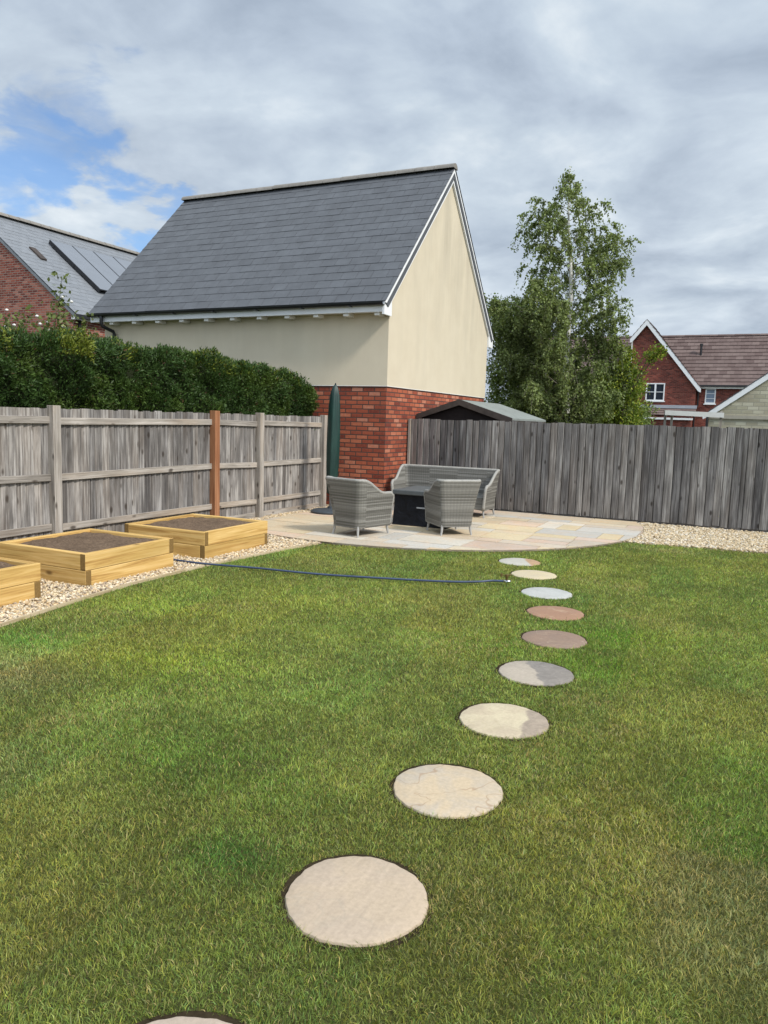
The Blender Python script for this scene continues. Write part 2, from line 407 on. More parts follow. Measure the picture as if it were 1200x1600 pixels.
def np_mesh(name, V, faces_q, m, cols=None, tris=None, parent=None, smooth=False):
    me = bpy.data.meshes.new(name)
    nq = 0 if faces_q is None else len(faces_q); ntr = 0 if tris is None else len(tris)
    off = world_loc(parent) if parent is not None else 0
    V = np.asarray(V, np.float32) - np.float32(off) if parent is not None else np.asarray(V, np.float32)
    me.vertices.add(len(V)); me.vertices.foreach_set('co', V.ravel())
    loops = []
    if nq: loops.append(np.asarray(faces_q, np.int32).ravel())
    if ntr: loops.append(np.asarray(tris, np.int32).ravel())
    loops = np.concatenate(loops)
    me.loops.add(len(loops)); me.loops.foreach_set('vertex_index', loops)
    me.polygons.add(nq + ntr)
    st = np.concatenate([np.arange(nq) * 4, nq * 4 + np.arange(ntr) * 3]).astype(np.int32)
    me.polygons.foreach_set('loop_start', st)
    me.update(calc_edges=True)
    if smooth: me.polygons.foreach_set('use_smooth', np.ones(nq + ntr, bool))
    if cols is not None:
        ca = me.color_attributes.new('tone', 'FLOAT_COLOR', 'POINT')
        ca.data.foreach_set('color', np.concatenate([cols, np.ones((len(cols), 1))], 1).astype(np.float32).ravel())
    o = bpy.data.objects.new(name, me); COL.objects.link(o); me.materials.append(MATS[m])
    if parent is not None: o.parent = parent
    return o

def vnoise(x, y, sc, seed=0):
    x = x / sc + 1000; y = y / sc + 1000
    xi = np.floor(x).astype(np.int64); yi = np.floor(y).astype(np.int64); fx = x - xi; fy = y - yi
    fx = fx * fx * (3 - 2 * fx); fy = fy * fy * (3 - 2 * fy)
    def h(a, b):
        n = (a * 374761393 + b * 668265263 + seed * 974711) & 0x7fffffff
        n = ((n ^ (n >> 13)) * 1274126177) & 0x7fffffff
        return ((n ^ (n >> 16)) & 0xffff) / 65535.0
    return (h(xi, yi) * (1 - fx) + h(xi + 1, yi) * fx) * (1 - fy) + (h(xi, yi + 1) * (1 - fx) + h(xi + 1, yi + 1) * fx) * fy
def fbm(x, y, sc, seed=0): return 0.5 * vnoise(x, y, sc, seed) + 0.3 * vnoise(x, y, sc / 2.1, seed + 1) + 0.2 * vnoise(x, y, sc / 4.3, seed + 2)

def unit(a): return a / np.maximum(np.linalg.norm(a, axis=-1, keepdims=True), 1e-9)
def leaf_verts(P, L, W, Dr, rng=RNG, fold=0.25):
    n = len(P); Dr = unit(Dr); R = rng.normal(size=(n, 3)); S = unit(np.cross(Dr, R)); Nn = np.cross(S, Dr)
    L = L[:, None]; W = W[:, None]
    mid = P + Dr * L * 0.45
    V = np.stack([P, mid + S * W * 0.5 + Nn * W * fold, P + Dr * L, mid - S * W * 0.5 + Nn * W * fold], 1)
    # two triangles folded along the mid rib
    i = np.arange(n)[:, None] * 4
    T = np.concatenate([i + np.array([[0, 1, 2]]), i + np.array([[0, 2, 3]])], 0)
    return V.reshape(-1, 3), T

# ------------------------------------------------------------------ ground layout
LE = np.array([(1.20, -12.6), (1.12, -9.4), (0.97, -8.3), (0.86, -7.6), (0.76, -6.8), (0.76, -5.7), (0.90, -4.4), (0.99, -3.9)])
def left_edge(y): return np.interp(y, LE[:, 1], LE[:, 0])
PC = (0.99, -0.41); PR = 3.38
def right_edge(x): return -1.36 + 0.11 * (x - 4.35)
def fence_x(y): return -0.95 - 0.0306 * (-0.46 - y)

m = MB(); m.add([(-300, -300, -0.02), (300, -300, -0.02), (300, 300, -0.02), (-300, 300, -0.02)], [(0, 1, 2, 3)])
m.build('ground', 'subsoil', kind='structure')
# lawn base sheet
m = MB()
lp = [(x, y) for x, y in LE] + [(1.5, -3.7), (2.6, -3.35), (3.6, -2.55), (4.15, -1.7), (4.3, -1.37), (9.5, right_edge(9.5)), (12, -1.0), (12, -12.6)]
m.add([(x, y, 0.0) for x, y in lp], [tuple(range(len(lp) - 1, -1, -1))])
m.build('lawn', 'turf', kind='structure')
# gravel base sheets
gp_ = [(-1.4, -12.6)] + [(x, y) for x, y in LE] + [(0.99, -3.6), (-0.4, -3.0), (-0.4, 0.0), (-1.3, 0.0)]
m = MB(); m.add([(x, y, 0.004) for x, y in gp_], [tuple(range(len(gp_)))])
m.build('gravel_path', 'gravel_base', kind='structure')
m = MB(); m.add([(3.9, -1.45, 0.004), (4.4, -1.38, 0.004), (12, right_edge(12), 0.004), (12, 0.95, 0.004), (3.9, 0.95, 0.004)], [(0, 1, 2, 3, 4)])
m.build('gravel_bed', 'gravel_base', kind='structure')

# ------------------------------------------------------------------ patio
def clip(poly, p, n):
    out = []
    for i in range(len(poly)):
        a, b = np.array(poly[i]), np.array(poly[(i + 1) % len(poly)])
        da, db = (a - p) @ n, (b - p) @ n
        if da <= 0: out.append(a)
        if (da < 0) != (db < 0): out.append(a + (b - a) * da / (da - db))
    return out
def clip_patio(poly):
    for k in range(72):
        a = 2 * PI * k / 72; n = np.array([math.cos(a), math.sin(a)])
        poly = clip(poly, np.array(PC) + n * PR, n)
        if len(poly) < 3: return None
    for p, n in (((-0.72, 0), (-1, 0)), ((0, 0.90), (0, 1))):
        poly = clip(poly, np.array(p, float), np.array(n, float))
        if len(poly) < 3: return None
    return poly
SLAB = [(0.49, 0.40, 0.275), (0.52, 0.44, 0.32), (0.47, 0.385, 0.28), (0.45, 0.385, 0.305), (0.50, 0.385, 0.285), (0.43, 0.405, 0.36), (0.50, 0.41, 0.265), (0.52, 0.47, 0.39), (0.46, 0.36, 0.285)]
rnd = random.Random(12)
pm = MB(); y = -4.0
base = clip_patio([(-3, -5), (6, -5), (6, 3), (-3, 3)])
while y < 1.0:
    hgt = rnd.choice([0.29, 0.58, 0.58]); x = -1.3 + rnd.random() * 0.5
    while x < 4.8:
        w = rnd.choice([0.29, 0.58, 0.86, 0.86])
        cells = [(x, y, w, hgt)]
        if hgt > 0.5 and w < 0.8 and rnd.random() < 0.35: cells = [(x, y, w, 0.286), (x, y + 0.294, w, 0.286)]
        for cx, cy, cw, ch in cells:
            g_ = 0.007
            pl = clip_patio([(cx + g_, cy + g_), (cx + cw - g_, cy + g_), (cx + cw - g_, cy + ch - g_), (cx + g_, cy + ch - g_)])
            if pl is None: continue
            ar = 0.5 * abs(sum(pl[i][0] * pl[i - 1][1] - pl[i - 1][0] * pl[i][1] for i in range(len(pl))))
            if ar < 0.004: continue
            cl = rnd.choice(SLAB); k = 0.92 + rnd.random() * 0.16; zt = 0.030 + rnd.random() * 0.003
            c = tuple(q * k for q in cl)
            if hgt and abs(cx + cw / 2 - 3.05) < 0.42 and abs(cy + ch / 2 + 0.75) < 0.2: c = (0.38, 0.385, 0.38)
            pm.prism([tuple(q) for q in pl], 'z', 0.012, zt, c)
        x += w
    y += hgt
patio = pm.build('patio', 'sandstone_slab', kind='structure')
m = MB(); m.prism([tuple(q) for q in base], 'z', 0.006, 0.024)
m.build('patio_bedding', 'mortar', patio, local=True)

# ------------------------------------------------------------------ edging board
m = MB()
for i in range(len(LE) - 1):
    steps = 3
    for k in range(steps):
        a = LE[i] + (LE[i + 1] - LE[i]) * k / steps; b = LE[i] + (LE[i + 1] - LE[i]) * (k + 1) / steps
        d = (b - a) / 2; n = np.array([-d[1], d[0]]) / np.linalg.norm(d) * 0.009
        c = (a + b) / 2 + n
        m.obox((c[0], c[1], 0.008), (d[0], d[1], 0), (n[0], n[1], 0), (0, 0, 0.018), tone=0.8)
tag(m.build('edging_board', 'edge_timber'), 'thin timber edging strip between lawn and gravel path', 'edging')

# ------------------------------------------------------------------ stepping stones
def stone_mat(name, A, Bc, vein, amt=0.5, sc=5.0, vsc=3.0, vw=0.012, split=None, off=0.0, grain=None):
    def fn(g, b):
        p = g.map(g.obj(), (1, 1, 1), (off, off * 0.7, off * 1.3))
        n = g.noise(p, sc, 4, 0.55, 0.8)
        c = g.mix(g.rng(n, 0.5 - 0.06, 0.5 + 0.10, 0, amt), A, Bc)
        w = g.noise(p, vsc, 3, 0.5, 0.6)
        c = g.mix(g.rng(g.math('ABSOLUTE', g.math('SUBTRACT', w, 0.52)), 0.0, vw, 0.75, 0), c, vein)
        if split is not None:
            ang, pos_, col = split
            s_ = g.vmath('DOT_PRODUCT', g.obj(), (math.cos(ang), math.sin(ang), 0))
            s_ = g.math('ADD', s_, g.math('MULTIPLY', g.math('SUBTRACT', g.noise(p, 7, 4), 0.5), 0.14))
            c = g.mix(g.rng(s_, pos_ - 0.006, pos_ + 0.012), c, g.mix(g.rng(g.noise(p, 12, 5, 0.6, 2.0), 0.4, 0.6), col, tuple(q * 0.82 for q in col)))
        if grain:
            gr = g.noise(g.map(p, grain), 1.0, 4, 0.6)
            c = g.mix(1.0, c, g.ramp(gr, [(0.3, 0.92), (0.7, 1.06)]), 'MULTIPLY')
        f = g.noise(p, 60, 5, 0.65)
        c = g.mix(1.0, c, g.ramp(f, [(0.3, 0.88), (0.7, 1.1)]), 'MULTIPLY')
        d = g.rng(g.noise(p, 2.2, 4), 0.48, 0.75, 0, 0.22)
        c = g.mix(d, c, (0.30, 0.25, 0.20))
        c = g.mix(1.0, c, (0.88, 0.87, 0.86), 'MULTIPLY')
        g.put(b.inputs['Normal'], g.bump(g.math('ADD', n, g.math('MULTIPLY', f, 0.25)), 0.35, 0.008))
        return c
    return mat(name, fn, 0.82, 0.25)
STONES = [
 ((4.615, -10.69), 'pink beige round stepping stone nearest the camera, mostly cut off', dict(A=(0.47, 0.38, 0.30), Bc=(0.52, 0.42, 0.34), vein=(0.44, 0.35, 0.27))),
 ((4.653, -9.849), 'large plain beige stepping stone, the nearest one fully in view', dict(A=(0.48, 0.38, 0.275), Bc=(0.45, 0.36, 0.28), vein=(0.44, 0.36, 0.27), grain=(40, 4, 1))),
 ((4.651, -9.02), 'cream and grey stepping stone with a thin brown vein', dict(A=(0.53, 0.42, 0.285), Bc=(0.44, 0.385, 0.315), vein=(0.34, 0.23, 0.14), amt=0.8, sc=4, off=3.1, vw=0.007)),
 ((4.639, -8.164), 'cream stepping stone with brown patches on its right side', dict(A=(0.56, 0.48, 0.33), Bc=(0.42, 0.33, 0.24), vein=(0.50, 0.42, 0.28), amt=0.5, sc=5, split=(0.15, 0.11, (0.37, 0.30, 0.23)))),
 ((4.593, -7.324), 'half beige and half swirled grey stepping stone', dict(A=(0.42, 0.36, 0.29), Bc=(0.34, 0.295, 0.245), vein=(0.40, 0.35, 0.28), split=(0.5, -0.02, (0.25, 0.225, 0.20)), off=1.7)),
 ((4.519, -6.508), 'mauve brown stepping stone with thin pale veins', dict(A=(0.27, 0.185, 0.135), Bc=(0.23, 0.165, 0.13), vein=(0.40, 0.31, 0.23), off=5.2, vw=0.008, vsc=4)),
 ((4.348, -5.731), 'reddish brown stepping stone', dict(A=(0.34, 0.20, 0.125), Bc=(0.30, 0.175, 0.12), vein=(0.42, 0.29, 0.20), off=8.8)),
 ((4.104, -5.034), 'pale grey white stepping stone', dict(A=(0.45, 0.45, 0.425), Bc=(0.37, 0.38, 0.355), vein=(0.50, 0.50, 0.475), off=2.4)),
 ((3.779, -4.246), 'cream yellow stepping stone beside the sprinkler', dict(A=(0.56, 0.47, 0.30), Bc=(0.52, 0.45, 0.33), vein=(0.50, 0.42, 0.28), off=4.0)),
 ((3.454, -3.617), 'farthest stepping stone, pale grey with an orange right end', dict(A=(0.47, 0.45, 0.39), Bc=(0.44, 0.41, 0.35), vein=(0.46, 0.42, 0.34), split=(0.43, 0.09, (0.46, 0.30, 0.18)), off=6.3)),
]
SR = 0.232
for i, ((sx, sy), lab, kw) in enumerate(STONES):
    stone_mat('stone_face_%d' % i, **kw)
    m = MB(); rr = random.Random(i); ph = rr.random() * 6
    def rad(a): return SR * (1 + 0.012 * math.sin(3 * a + ph) + 0.008 * math.sin(7 * a + ph * 2) + 0.006 * math.sin(17 * a + ph * 3) + 0.005 * math.sin(29 * a + ph * 5))
    prof = [(1.0, -0.03), (1.0, 0.006), (0.985, 0.013), (0.95, 0.016), (0.6, 0.0175), (0.25, 0.018)]
    seg = 96; vs = []; 
    for f_, z in prof: vs += [(rad(2 * PI * k / seg) * f_ * math.cos(2 * PI * k / seg), rad(2 * PI * k / seg) * f_ * math.sin(2 * PI * k / seg), z) for k in range(seg)]
    fs = [(a * seg + k, a * seg + (k + 1) % seg, (a + 1) * seg + (k + 1) % seg, (a + 1) * seg + k) for a in range(len(prof) - 1) for k in range(seg)]
    fs.append(tuple((len(prof) - 1) * seg + k for k in range(seg)))
    m.add(vs, fs)
    o = m.build('stepping_stone', 'stone_face_%d' % i, smooth=True, auto=40)
    o.location = (sx, sy, -0.003)
    tag(o, lab, 'stepping stone', 'round stepping stones across the lawn')

lawn = bpy.data.objects['lawn']
for (sx, sy), _, _ in STONES:
    m = MB(); a0 = 0.5 + 0.5 * math.sin(sx * 9 + sy * 5)
    m.lathe([(SR - 0.02, 0.003), (SR + 0.022, 0.003)], 40, (sx, sy)); m.build('soil_ring', 'ring_soil', lawn, local=True)
# ------------------------------------------------------------------ grass
def in_lawn(x, y, marg=0.0):
    ok = (x > left_edge(y) + 0.012 + marg) & (np.hypot(x - PC[0], y - PC[1]) > PR + 0.02 + marg)
    ok &= (y < right_edge(x) - marg) | (y < -3.0)
    ok &= ~((x < 0.99) & (y > -3.9))
    return ok
def patch_color(x, y):
    """tone of the turf (world position): rolls laid side by side, dry and lush areas"""
    n = len(x); base = np.array([0.252, 0.302, 0.080])
    c = np.tile(base, (n, 1))
    # turf rolls: 0.42 m wide strips along y, lengths 1.7 m
    ci = np.floor((x * 0.995 + y * 0.06) / 0.42).astype(int); off = (ci * 0.73) % 1.7
    ri = np.floor((y + off) / 1.7).astype(int)
    hsh = ((ci * 73856093) ^ (ri * 19349663)) & 0xffff
    t = (hsh % 997) / 997.0
    c *= (0.90 + 0.20 * t)[:, None]
    t2 = ((hsh // 7) % 613) / 613.0
    c *= 1 + (t2[:, None] - 0.5) * np.array([[0.22, 0.02, 0.05]])
    big = fbm(x, y, 1.3, 3) - 0.5
    c *= 1 + big[:, None] * np.array([[0.55, 0.30, 0.2]])
    med = fbm(x, y, 0.45, 9) - 0.5
    c *= 1 + med[:, None] * np.array([[0.6, 0.6, 0.5]])
    dry = np.clip((fbm(x, y, 0.7, 21) - 0.60) * 5, 0, 1)
    blobs = [  # centre, radii, rgb multiplier
        ((2.55, -8.35), (0.6, 0.45), (1.42, 1.42, 0.95)), ((1.55, -7.3), (0.8, 0.4), (1.32, 1.32, 1.0)), ((2.2, -6.5), (0.9, 0.5), (1.25, 1.22, 1.05)),
        ((1.75, -8.95), (0.55, 0.35), (1.25, 1.0, 1.7)), ((2.75, -9.9), (0.3, 0.3), (1.15, 0.95, 1.5)),
        ((4.15, -9.85), (0.22, 0.16), (0.55, 0.9, 0.75)), ((1.35, -8.4), (0.35, 0.22), (0.75, 1.05, 0.9)),
        ((4.95, -7.0), (0.4, 0.3), (0.75, 0.95, 0.6)), ((4.95, -6.2), (0.45, 0.35), (0.75, 1.0, 0.6)), ((4.1, -6.9), (0.3, 0.25), (0.8, 1.0, 0.7)),
        ((5.1, -9.9), (0.5, 0.4), (0.95, 0.88, 0.8)), ((4.9, -1.75), (0.5, 0.2), (1.3, 1.05, 1.6)), ((1.8, -5.0), (0.5, 0.25), (1.2, 1.05, 1.3)),
        ((3.2, -4.0), (1.4, 0.3), (1.15, 1.05, 1.1)), ((4.4, -10.3), (2.4, 0.9), (0.93, 0.88, 0.85)), ((5.2, -8.9), (0.5, 0.6), (0.95, 0.88, 0.8)), ((3.3, -6.0), (0.8, 0.5), (1.12, 1.08, 1.15)), ((3.1, -7.6), (0.5, 0.4), (1.1, 1.05, 1.1)), ((3.6, -9.3), (0.5, 0.35), (0.85, 1.05, 0.8))]
    for (bx, by), (rx, ry), mul in blobs:
        w = np.exp(-(((x - bx) / rx) ** 2 + ((y - by) / ry) ** 2) * 1.2) * (0.6 + 0.8 * fbm(x, y, 0.35, 5))
        c *= 1 + np.clip(w, 0, 1)[:, None] * (np.array([mul]) - 1)
    # lush square of turf at the right with a straight seam, greyer strip below it
    lush = np.clip((x - 5.55 - 0.5 * (fbm(x, y, 0.35, 31) - 0.5)) / 0.22, 0, 1) * np.clip((y + 9.02) / 0.03, 0, 1) * np.clip((-7.75 - y) / 0.4, 0, 1)
    c *= 1 + lush[:, None] * (np.array([[0.72, 0.95, 0.8]]) - 1)
    grey = np.clip((x - 5.45) / 0.1, 0, 1) * np.clip((-9.02 - y) / 0.03, 0, 1) * np.clip((y + 9.9) / 0.3, 0, 1)
    c *= 1 + grey[:, None] * (np.array([[0.98, 0.86, 1.35]]) - 1)
    return c, dry
def make_grass():
    rng = np.random.default_rng(5)
    P = []
    for r0, r1, dens in ((0.9, 1.6, 45000), (1.6, 2.4, 48000), (2.4, 3.2, 40000), (3.2, 4.2, 29000), (4.2, 5.6, 20000), (5.6, 7.2, 14000), (7.2, 9, 10000), (9, 12.5, 7200)):
        # sector in front of the camera, generous on both sides
        ha = 1.2 if r1 <= 3.2 else 0.75
        a0, a1 = 0.443 + PI / 2 - ha, 0.443 + PI / 2 + ha
        area = (r1 * r1 - r0 * r0) / 2 * (a1 - a0); n = int(area * dens)
        r = np.sqrt(rng.uniform(r0 * r0, r1 * r1, n)); a = rng.uniform(a0, a1, n)
        # thin out what lies outside the frame
        keep = (np.abs(a - (0.443 + PI / 2)) < 0.56) | (rng.random(n) < (0.7 if r1 <= 3.2 else 0.45))
        r, a = r[keep], a[keep]
        P.append(np.stack([CAM[0] + r * np.cos(a), CAM[1] + r * np.sin(a), r], 1))
    P = np.concatenate(P); x, y, r = P.T
    ok = in_lawn(x, y)
    for (sx, sy), _, _ in STONES:
        d = np.hypot(x - sx, y - sy); a = np.arctan2(y - sy, x - sx)
        # a bare soil gap on the far side of most stones, grass right up to the near side
        back = np.clip(np.sin(a - 0.9), 0, 1)
        ok &= d > SR + 0.004 - 0.012 * rng.random(len(x)) ** 3 * (back < 0.1) + 0.020 * back * (0.3 + vnoise(x, y, 0.05, 4))
    x, y, r = x[ok], y[ok], r[ok]; n = len(x)
    clump = fbm(x, y, 0.09, 40); tuft = fbm(x, y, 0.03, 44)
    H = (0.0095 + 0.007 * clump + 0.008 * rng.random(n)) * np.clip(0.8 + (r - 2) * 0.03, 0.8, 1.1)
    lean = rng.uniform(0.45, 1.45, n)
    la = rng.uniform(0, 2 * PI, n) * 0.85 + vnoise(x, y, 0.07, 70) * 4 * PI * 0.5
    W = (0.0017 + 0.0014 * rng.random(n) ** 1.5) * np.maximum(1, (r / 2.3)) ** 0.62
    dx, dy = np.cos(la), np.sin(la)
    L = H * (0.9 + 0.9 * rng.random(n) + 0.8 * (rng.random(n) < 0.06))
    b = np.stack([x, y, np.full(n, -0.002)], 1)
    up = np.stack([dx * np.sin(lean * 0.45), dy * np.sin(lean * 0.45), np.cos(lean * 0.45)], 1)
    up2 = np.stack([dx * np.sin(lean * 1.15), dy * np.sin(lean * 1.15), np.cos(lean * 1.15)], 1)
    sa = rng.uniform(0, PI, n); S = np.stack([np.cos(sa), np.sin(sa), np.zeros(n)], 1) * (W / 2)[:, None]
    mid = b + up * (L * 0.55)[:, None]; tip = mid + up2 * (L * 0.6)[:, None]
    V = np.stack([b - S, b + S, mid + S * 0.8, mid - S * 0.8, tip], 1).reshape(-1, 3)
    i = np.arange(n)[:, None] * 5
    c, dry = patch_color(x, y)
    k = rng.random(n)
    straw = (k < 0.08 + 0.25 * dry); pale = (k > 0.9)
    c = c * (0.50 + 0.95 * rng.random(n) ** 1.2)[:, None] * (0.62 + 0.76 * tuft)[:, None] * (0.78 + 0.44 * clump)[:, None]
    c[straw] = np.array([0.44, 0.36, 0.16]) * (0.6 + 0.7 * rng.random(straw.sum()))[:, None]
    c[pale] *= np.array([1.5, 1.4, 1.6])
    yg = rng.random(n) < 0.25; c[yg] *= np.array([1.22, 1.08, 0.8])
    bg = rng.random(n) < 0.18; c[bg] *= np.array([0.75, 0.98, 1.05])
    o = np_mesh('grass', V, i + np.array([[0, 1, 2, 3]]), 'grass_blade', np.repeat(np.clip(c, 0.005, 0.6), 5, 0), i + np.array([[3, 2, 4]]))
    o['kind'] = 'stuff'
    tag(o, 'short mown green lawn grass with drier yellowish patches', 'grass')
make_grass()

# ------------------------------------------------------------------ gravel
def ico():
    t = (1 + 5 ** 0.5) / 2
    v = np.array([(-1, t, 0), (1, t, 0), (-1, -t, 0), (1, -t, 0), (0, -1, t), (0, 1, t), (0, -1, -t), (0, 1, -t), (t, 0, -1), (t, 0, 1), (-t, 0, -1), (-t, 0, 1)]) / math.hypot(1, t)
    f = np.array([(0, 11, 5), (0, 5, 1), (0, 1, 7), (0, 7, 10), (0, 10, 11), (1, 5, 9), (5, 11, 4), (11, 10, 2), (10, 7, 6), (7, 1, 8), (3, 9, 4), (3, 4, 2), (3, 2, 6), (3, 6, 8), (3, 8, 9), (4, 9, 5), (2, 4, 11), (6, 2, 10), (8, 6, 7), (9, 8, 1)])
    return v, f
BEDS = [(-0.62, 0.52, -8.72, -7.57), (-0.62, 0.52, -7.10, -5.965), (-0.60, 0.53, -5.49, -4.31)]
def gravel(name, label, pts, pal, seed, size=(0.010, 0.019)):
    rng = np.random.default_rng(seed); n = len(pts); V0, F0 = ico()
    s = rng.uniform(*size, n)[:, None] * np.stack([rng.uniform(0.8, 1.4, n), rng.uniform(0.7, 1.1, n), rng.uniform(0.45, 0.8, n)], 1)
    a = rng.uniform(0, 2 * PI, n); tl = rng.normal(0, 0.35, n)
    W = V0[None] * (1 + rng.normal(0, 0.13, (n, 12, 1))) * s[:, None, :]
    z = W[..., 2] * np.cos(tl)[:, None] + W[..., 0] * np.sin(tl)[:, None]; xx = W[..., 0] * np.cos(tl)[:, None] - W[..., 2] * np.sin(tl)[:, None]; yy = W[..., 1]
    X = xx * np.cos(a)[:, None] - yy * np.sin(a)[:, None]; Y = xx * np.sin(a)[:, None] + yy * np.cos(a)[:, None]
    V = np.stack([X + pts[:, 0:1], Y + pts[:, 1:2], z + pts[:, 2:3]], -1).reshape(-1, 3)
    T = (F0[None] + (np.arange(n) * 12)[:, None, None]).reshape(-1, 3)
    c = np.array(pal)[rng.integers(0, len(pal), n)] * rng.uniform(0.75, 1.15, (n, 1))
    o = np_mesh(name, V, None, 'pebble', np.repeat(c, 12, 0), T, smooth=True)
    o['kind'] = 'stuff'; tag(o, label, 'gravel'); return o
GP = [(0.62, 0.55, 0.42), (0.66, 0.60, 0.48), (0.55, 0.46, 0.32), (0.68, 0.65, 0.57), (0.50, 0.38, 0.24), (0.42, 0.36, 0.30), (0.60, 0.50, 0.34), (0.64, 0.59, 0.50), (0.30, 0.26, 0.22)]
GP2 = [(0.62, 0.50, 0.31), (0.66, 0.56, 0.38), (0.55, 0.42, 0.24), (0.68, 0.60, 0.46), (0.50, 0.37, 0.20), (0.44, 0.33, 0.19), (0.62, 0.48, 0.29)]
n = 75000
x = RNG.uniform(-1.25, 1.15, n); y = RNG.uniform(-9.4, 0, n)
ok = (x < left_edge(y) - 0.02) & ((y < -3.2) | (x < -0.70)) & (x > fence_x(y) + 0.01) & ~((np.hypot(x - PC[0], y - PC[1]) < PR + 0.01) & (x > -0.73))
ok &= ~((x > 1.0) & (y > -3.9))
GP = [(a * 0.93, b * 0.84, c * 0.72) for a, b, c in GP]
for bx0, bx1, by0, by1 in BEDS: ok &= ~((x > bx0 - 0.0) & (x < bx1 + 0.0) & (y > by0) & (y < by1))
ok &= RNG.random(n) < np.where(y > -4, 1.0, 1.0)
x, y = x[ok], y[ok]
gravel('gravel', 'pale cream gravel chippings around the raised beds', np.stack([x, y, RNG.uniform(0.008, 0.022, len(x))], 1), GP, 1, (0.008, 0.017))
n = 30000
x = RNG.uniform(3.6, 9.6, n); y = RNG.uniform(-1.45, 0.95, n)
ok = (np.hypot(x - PC[0], y - PC[1]) > PR + 0.01) & (y > right_edge(x) + 0.005) & (y < 0.93) & (x > 3.9) & (RNG.random(n) < np.clip((9.5 - x) / 2, 0.3, 1))
x, y = x[ok], y[ok]
GP2 = [(a * 0.85, b * 0.86, c * 0.92) for a, b, c in GP2]
gravel('gravel', 'golden gravel beside the patio along the back fence', np.stack([x, y, RNG.uniform(0.008, 0.026, len(x))], 1), GP2, 2, (0.012, 0.022))

# ------------------------------------------------------------------ raised beds
def raised_bed(x0, x1, y0, y1, phase, label):
    cx, cy = (x0 + x1) / 2, (y0 + y1) / 2; hx, hy = (x1 - x0) / 2, (y1 - y0) / 2; t = 0.062; hh = 0.15
    th = thing('raised_bed', label, 'raised bed', (cx, cy, 0), 0, 'new timber raised beds')
    rr = random.Random(int(abs(y0) * 100))
    for lv in (0, 1):
        ph = (lv + phase) % 2; z = hh / 2 + lv * hh
        for side in range(4):
            along_x = side in (1, 3)
            # pin-wheel corners, alternating between the two courses
            if side == 0: c = (hx - t / 2, (-t / 2 if ph else t / 2)); d = (0, hy - t / 2); w = (t / 2, 0)
            if side == 1: c = ((t / 2 if ph else -t / 2), hy - t / 2); d = (hx - t / 2, 0); w = (0, t / 2)
            if side == 2: c = (-hx + t / 2, (t / 2 if ph else -t / 2)); d = (0, hy - t / 2); w = (t / 2, 0)
            if side == 3: c = ((-t / 2 if ph else t / 2), -hy + t / 2); d = (hx - t / 2, 0); w = (0, t / 2)
            m = MB(); e = rr.uniform(-0.0015, 0.0015)
            m.obox((c[0] + e, c[1] + e, z + 0.004), (d[0], d[1], 0), (w[0], w[1], 0), (0, 0, hh / 2 - 0.0015), tone=rr.random())
            m.build('sleeper', 'new_timber', th, bevel=0.005, local=True)
    # soil: bumpy sheet
    N = 40; xs = np.linspace(-hx + t, hx - t, N); ys = np.linspace(-hy + t, hy - t, N)
    X, Y = np.meshgrid(xs, ys); Z = 2 * hh - 0.026 + 0.05 * (fbm(X + cx, Y + cy, 0.35, 8) - 0.5) + 0.02 * (fbm(X, Y, 0.06, 2) - 0.5)
    m = MB(); vs = [(a, b, c) for a, b, c in zip(X.ravel(), Y.ravel(), Z.ravel())]
    m.add(vs, [(j * N + i, j * N + i + 1, (j + 1) * N + i + 1, (j + 1) * N + i) for j in range(N - 1) for i in range(N - 1)])
    m.build('soil', 'bed_soil', th, smooth=True, local=True)
raised_bed(*BEDS[0], 1, 'new timber raised bed cut off by the left picture edge')
raised_bed(*BEDS[1], 0, 'middle one of the new timber raised beds, filled with brown soil')
raised_bed(*BEDS[2], 1, 'new timber raised bed nearest the patio and the brown post')

# ------------------------------------------------------------------ fences
def board_run(m, p0, p1, zb, zt, wid, face, jitter=0.016, tones=(0.15, 0.85), thick=0.014, clusters=None):
    p0, p1 = np.array(p0, float), np.array(p1, float); L = np.linalg.norm(p1 - p0); d = (p1 - p0) / L; n = np.array(face, float)
    s = 0.0
    while s < L - 0.02:
        w = wid * random.uniform(0.86, 1.14); w = min(w, L - s)
        if L - s - w < 0.04: w = L - s
        c = p0 + d * (s + w / 2); lift = random.uniform(0.0, 0.004); tl = random.uniform(0.010, 0.019)
        X = np.array([0, 0, (zt - zb) / 2 + random.uniform(-jitter, jitter) / 2])
        Yv = np.array([d[0] * (w / 2 + 0.006), d[1] * (w / 2 + 0.006), 0]) + np.array([n[0], n[1], 0]) * tl
        Zv = np.array([n[0], n[1], 0]) * thick / 2
        lean = random.uniform(-0.003, 0.003)
        m.obox((c[0] + n[0] * lift, c[1] + n[1] * lift, (zt + zb) / 2), X + np.array([d[0], d[1], 0]) * lean, Yv, Zv, tone=random.uniform(*tones))
        s += w
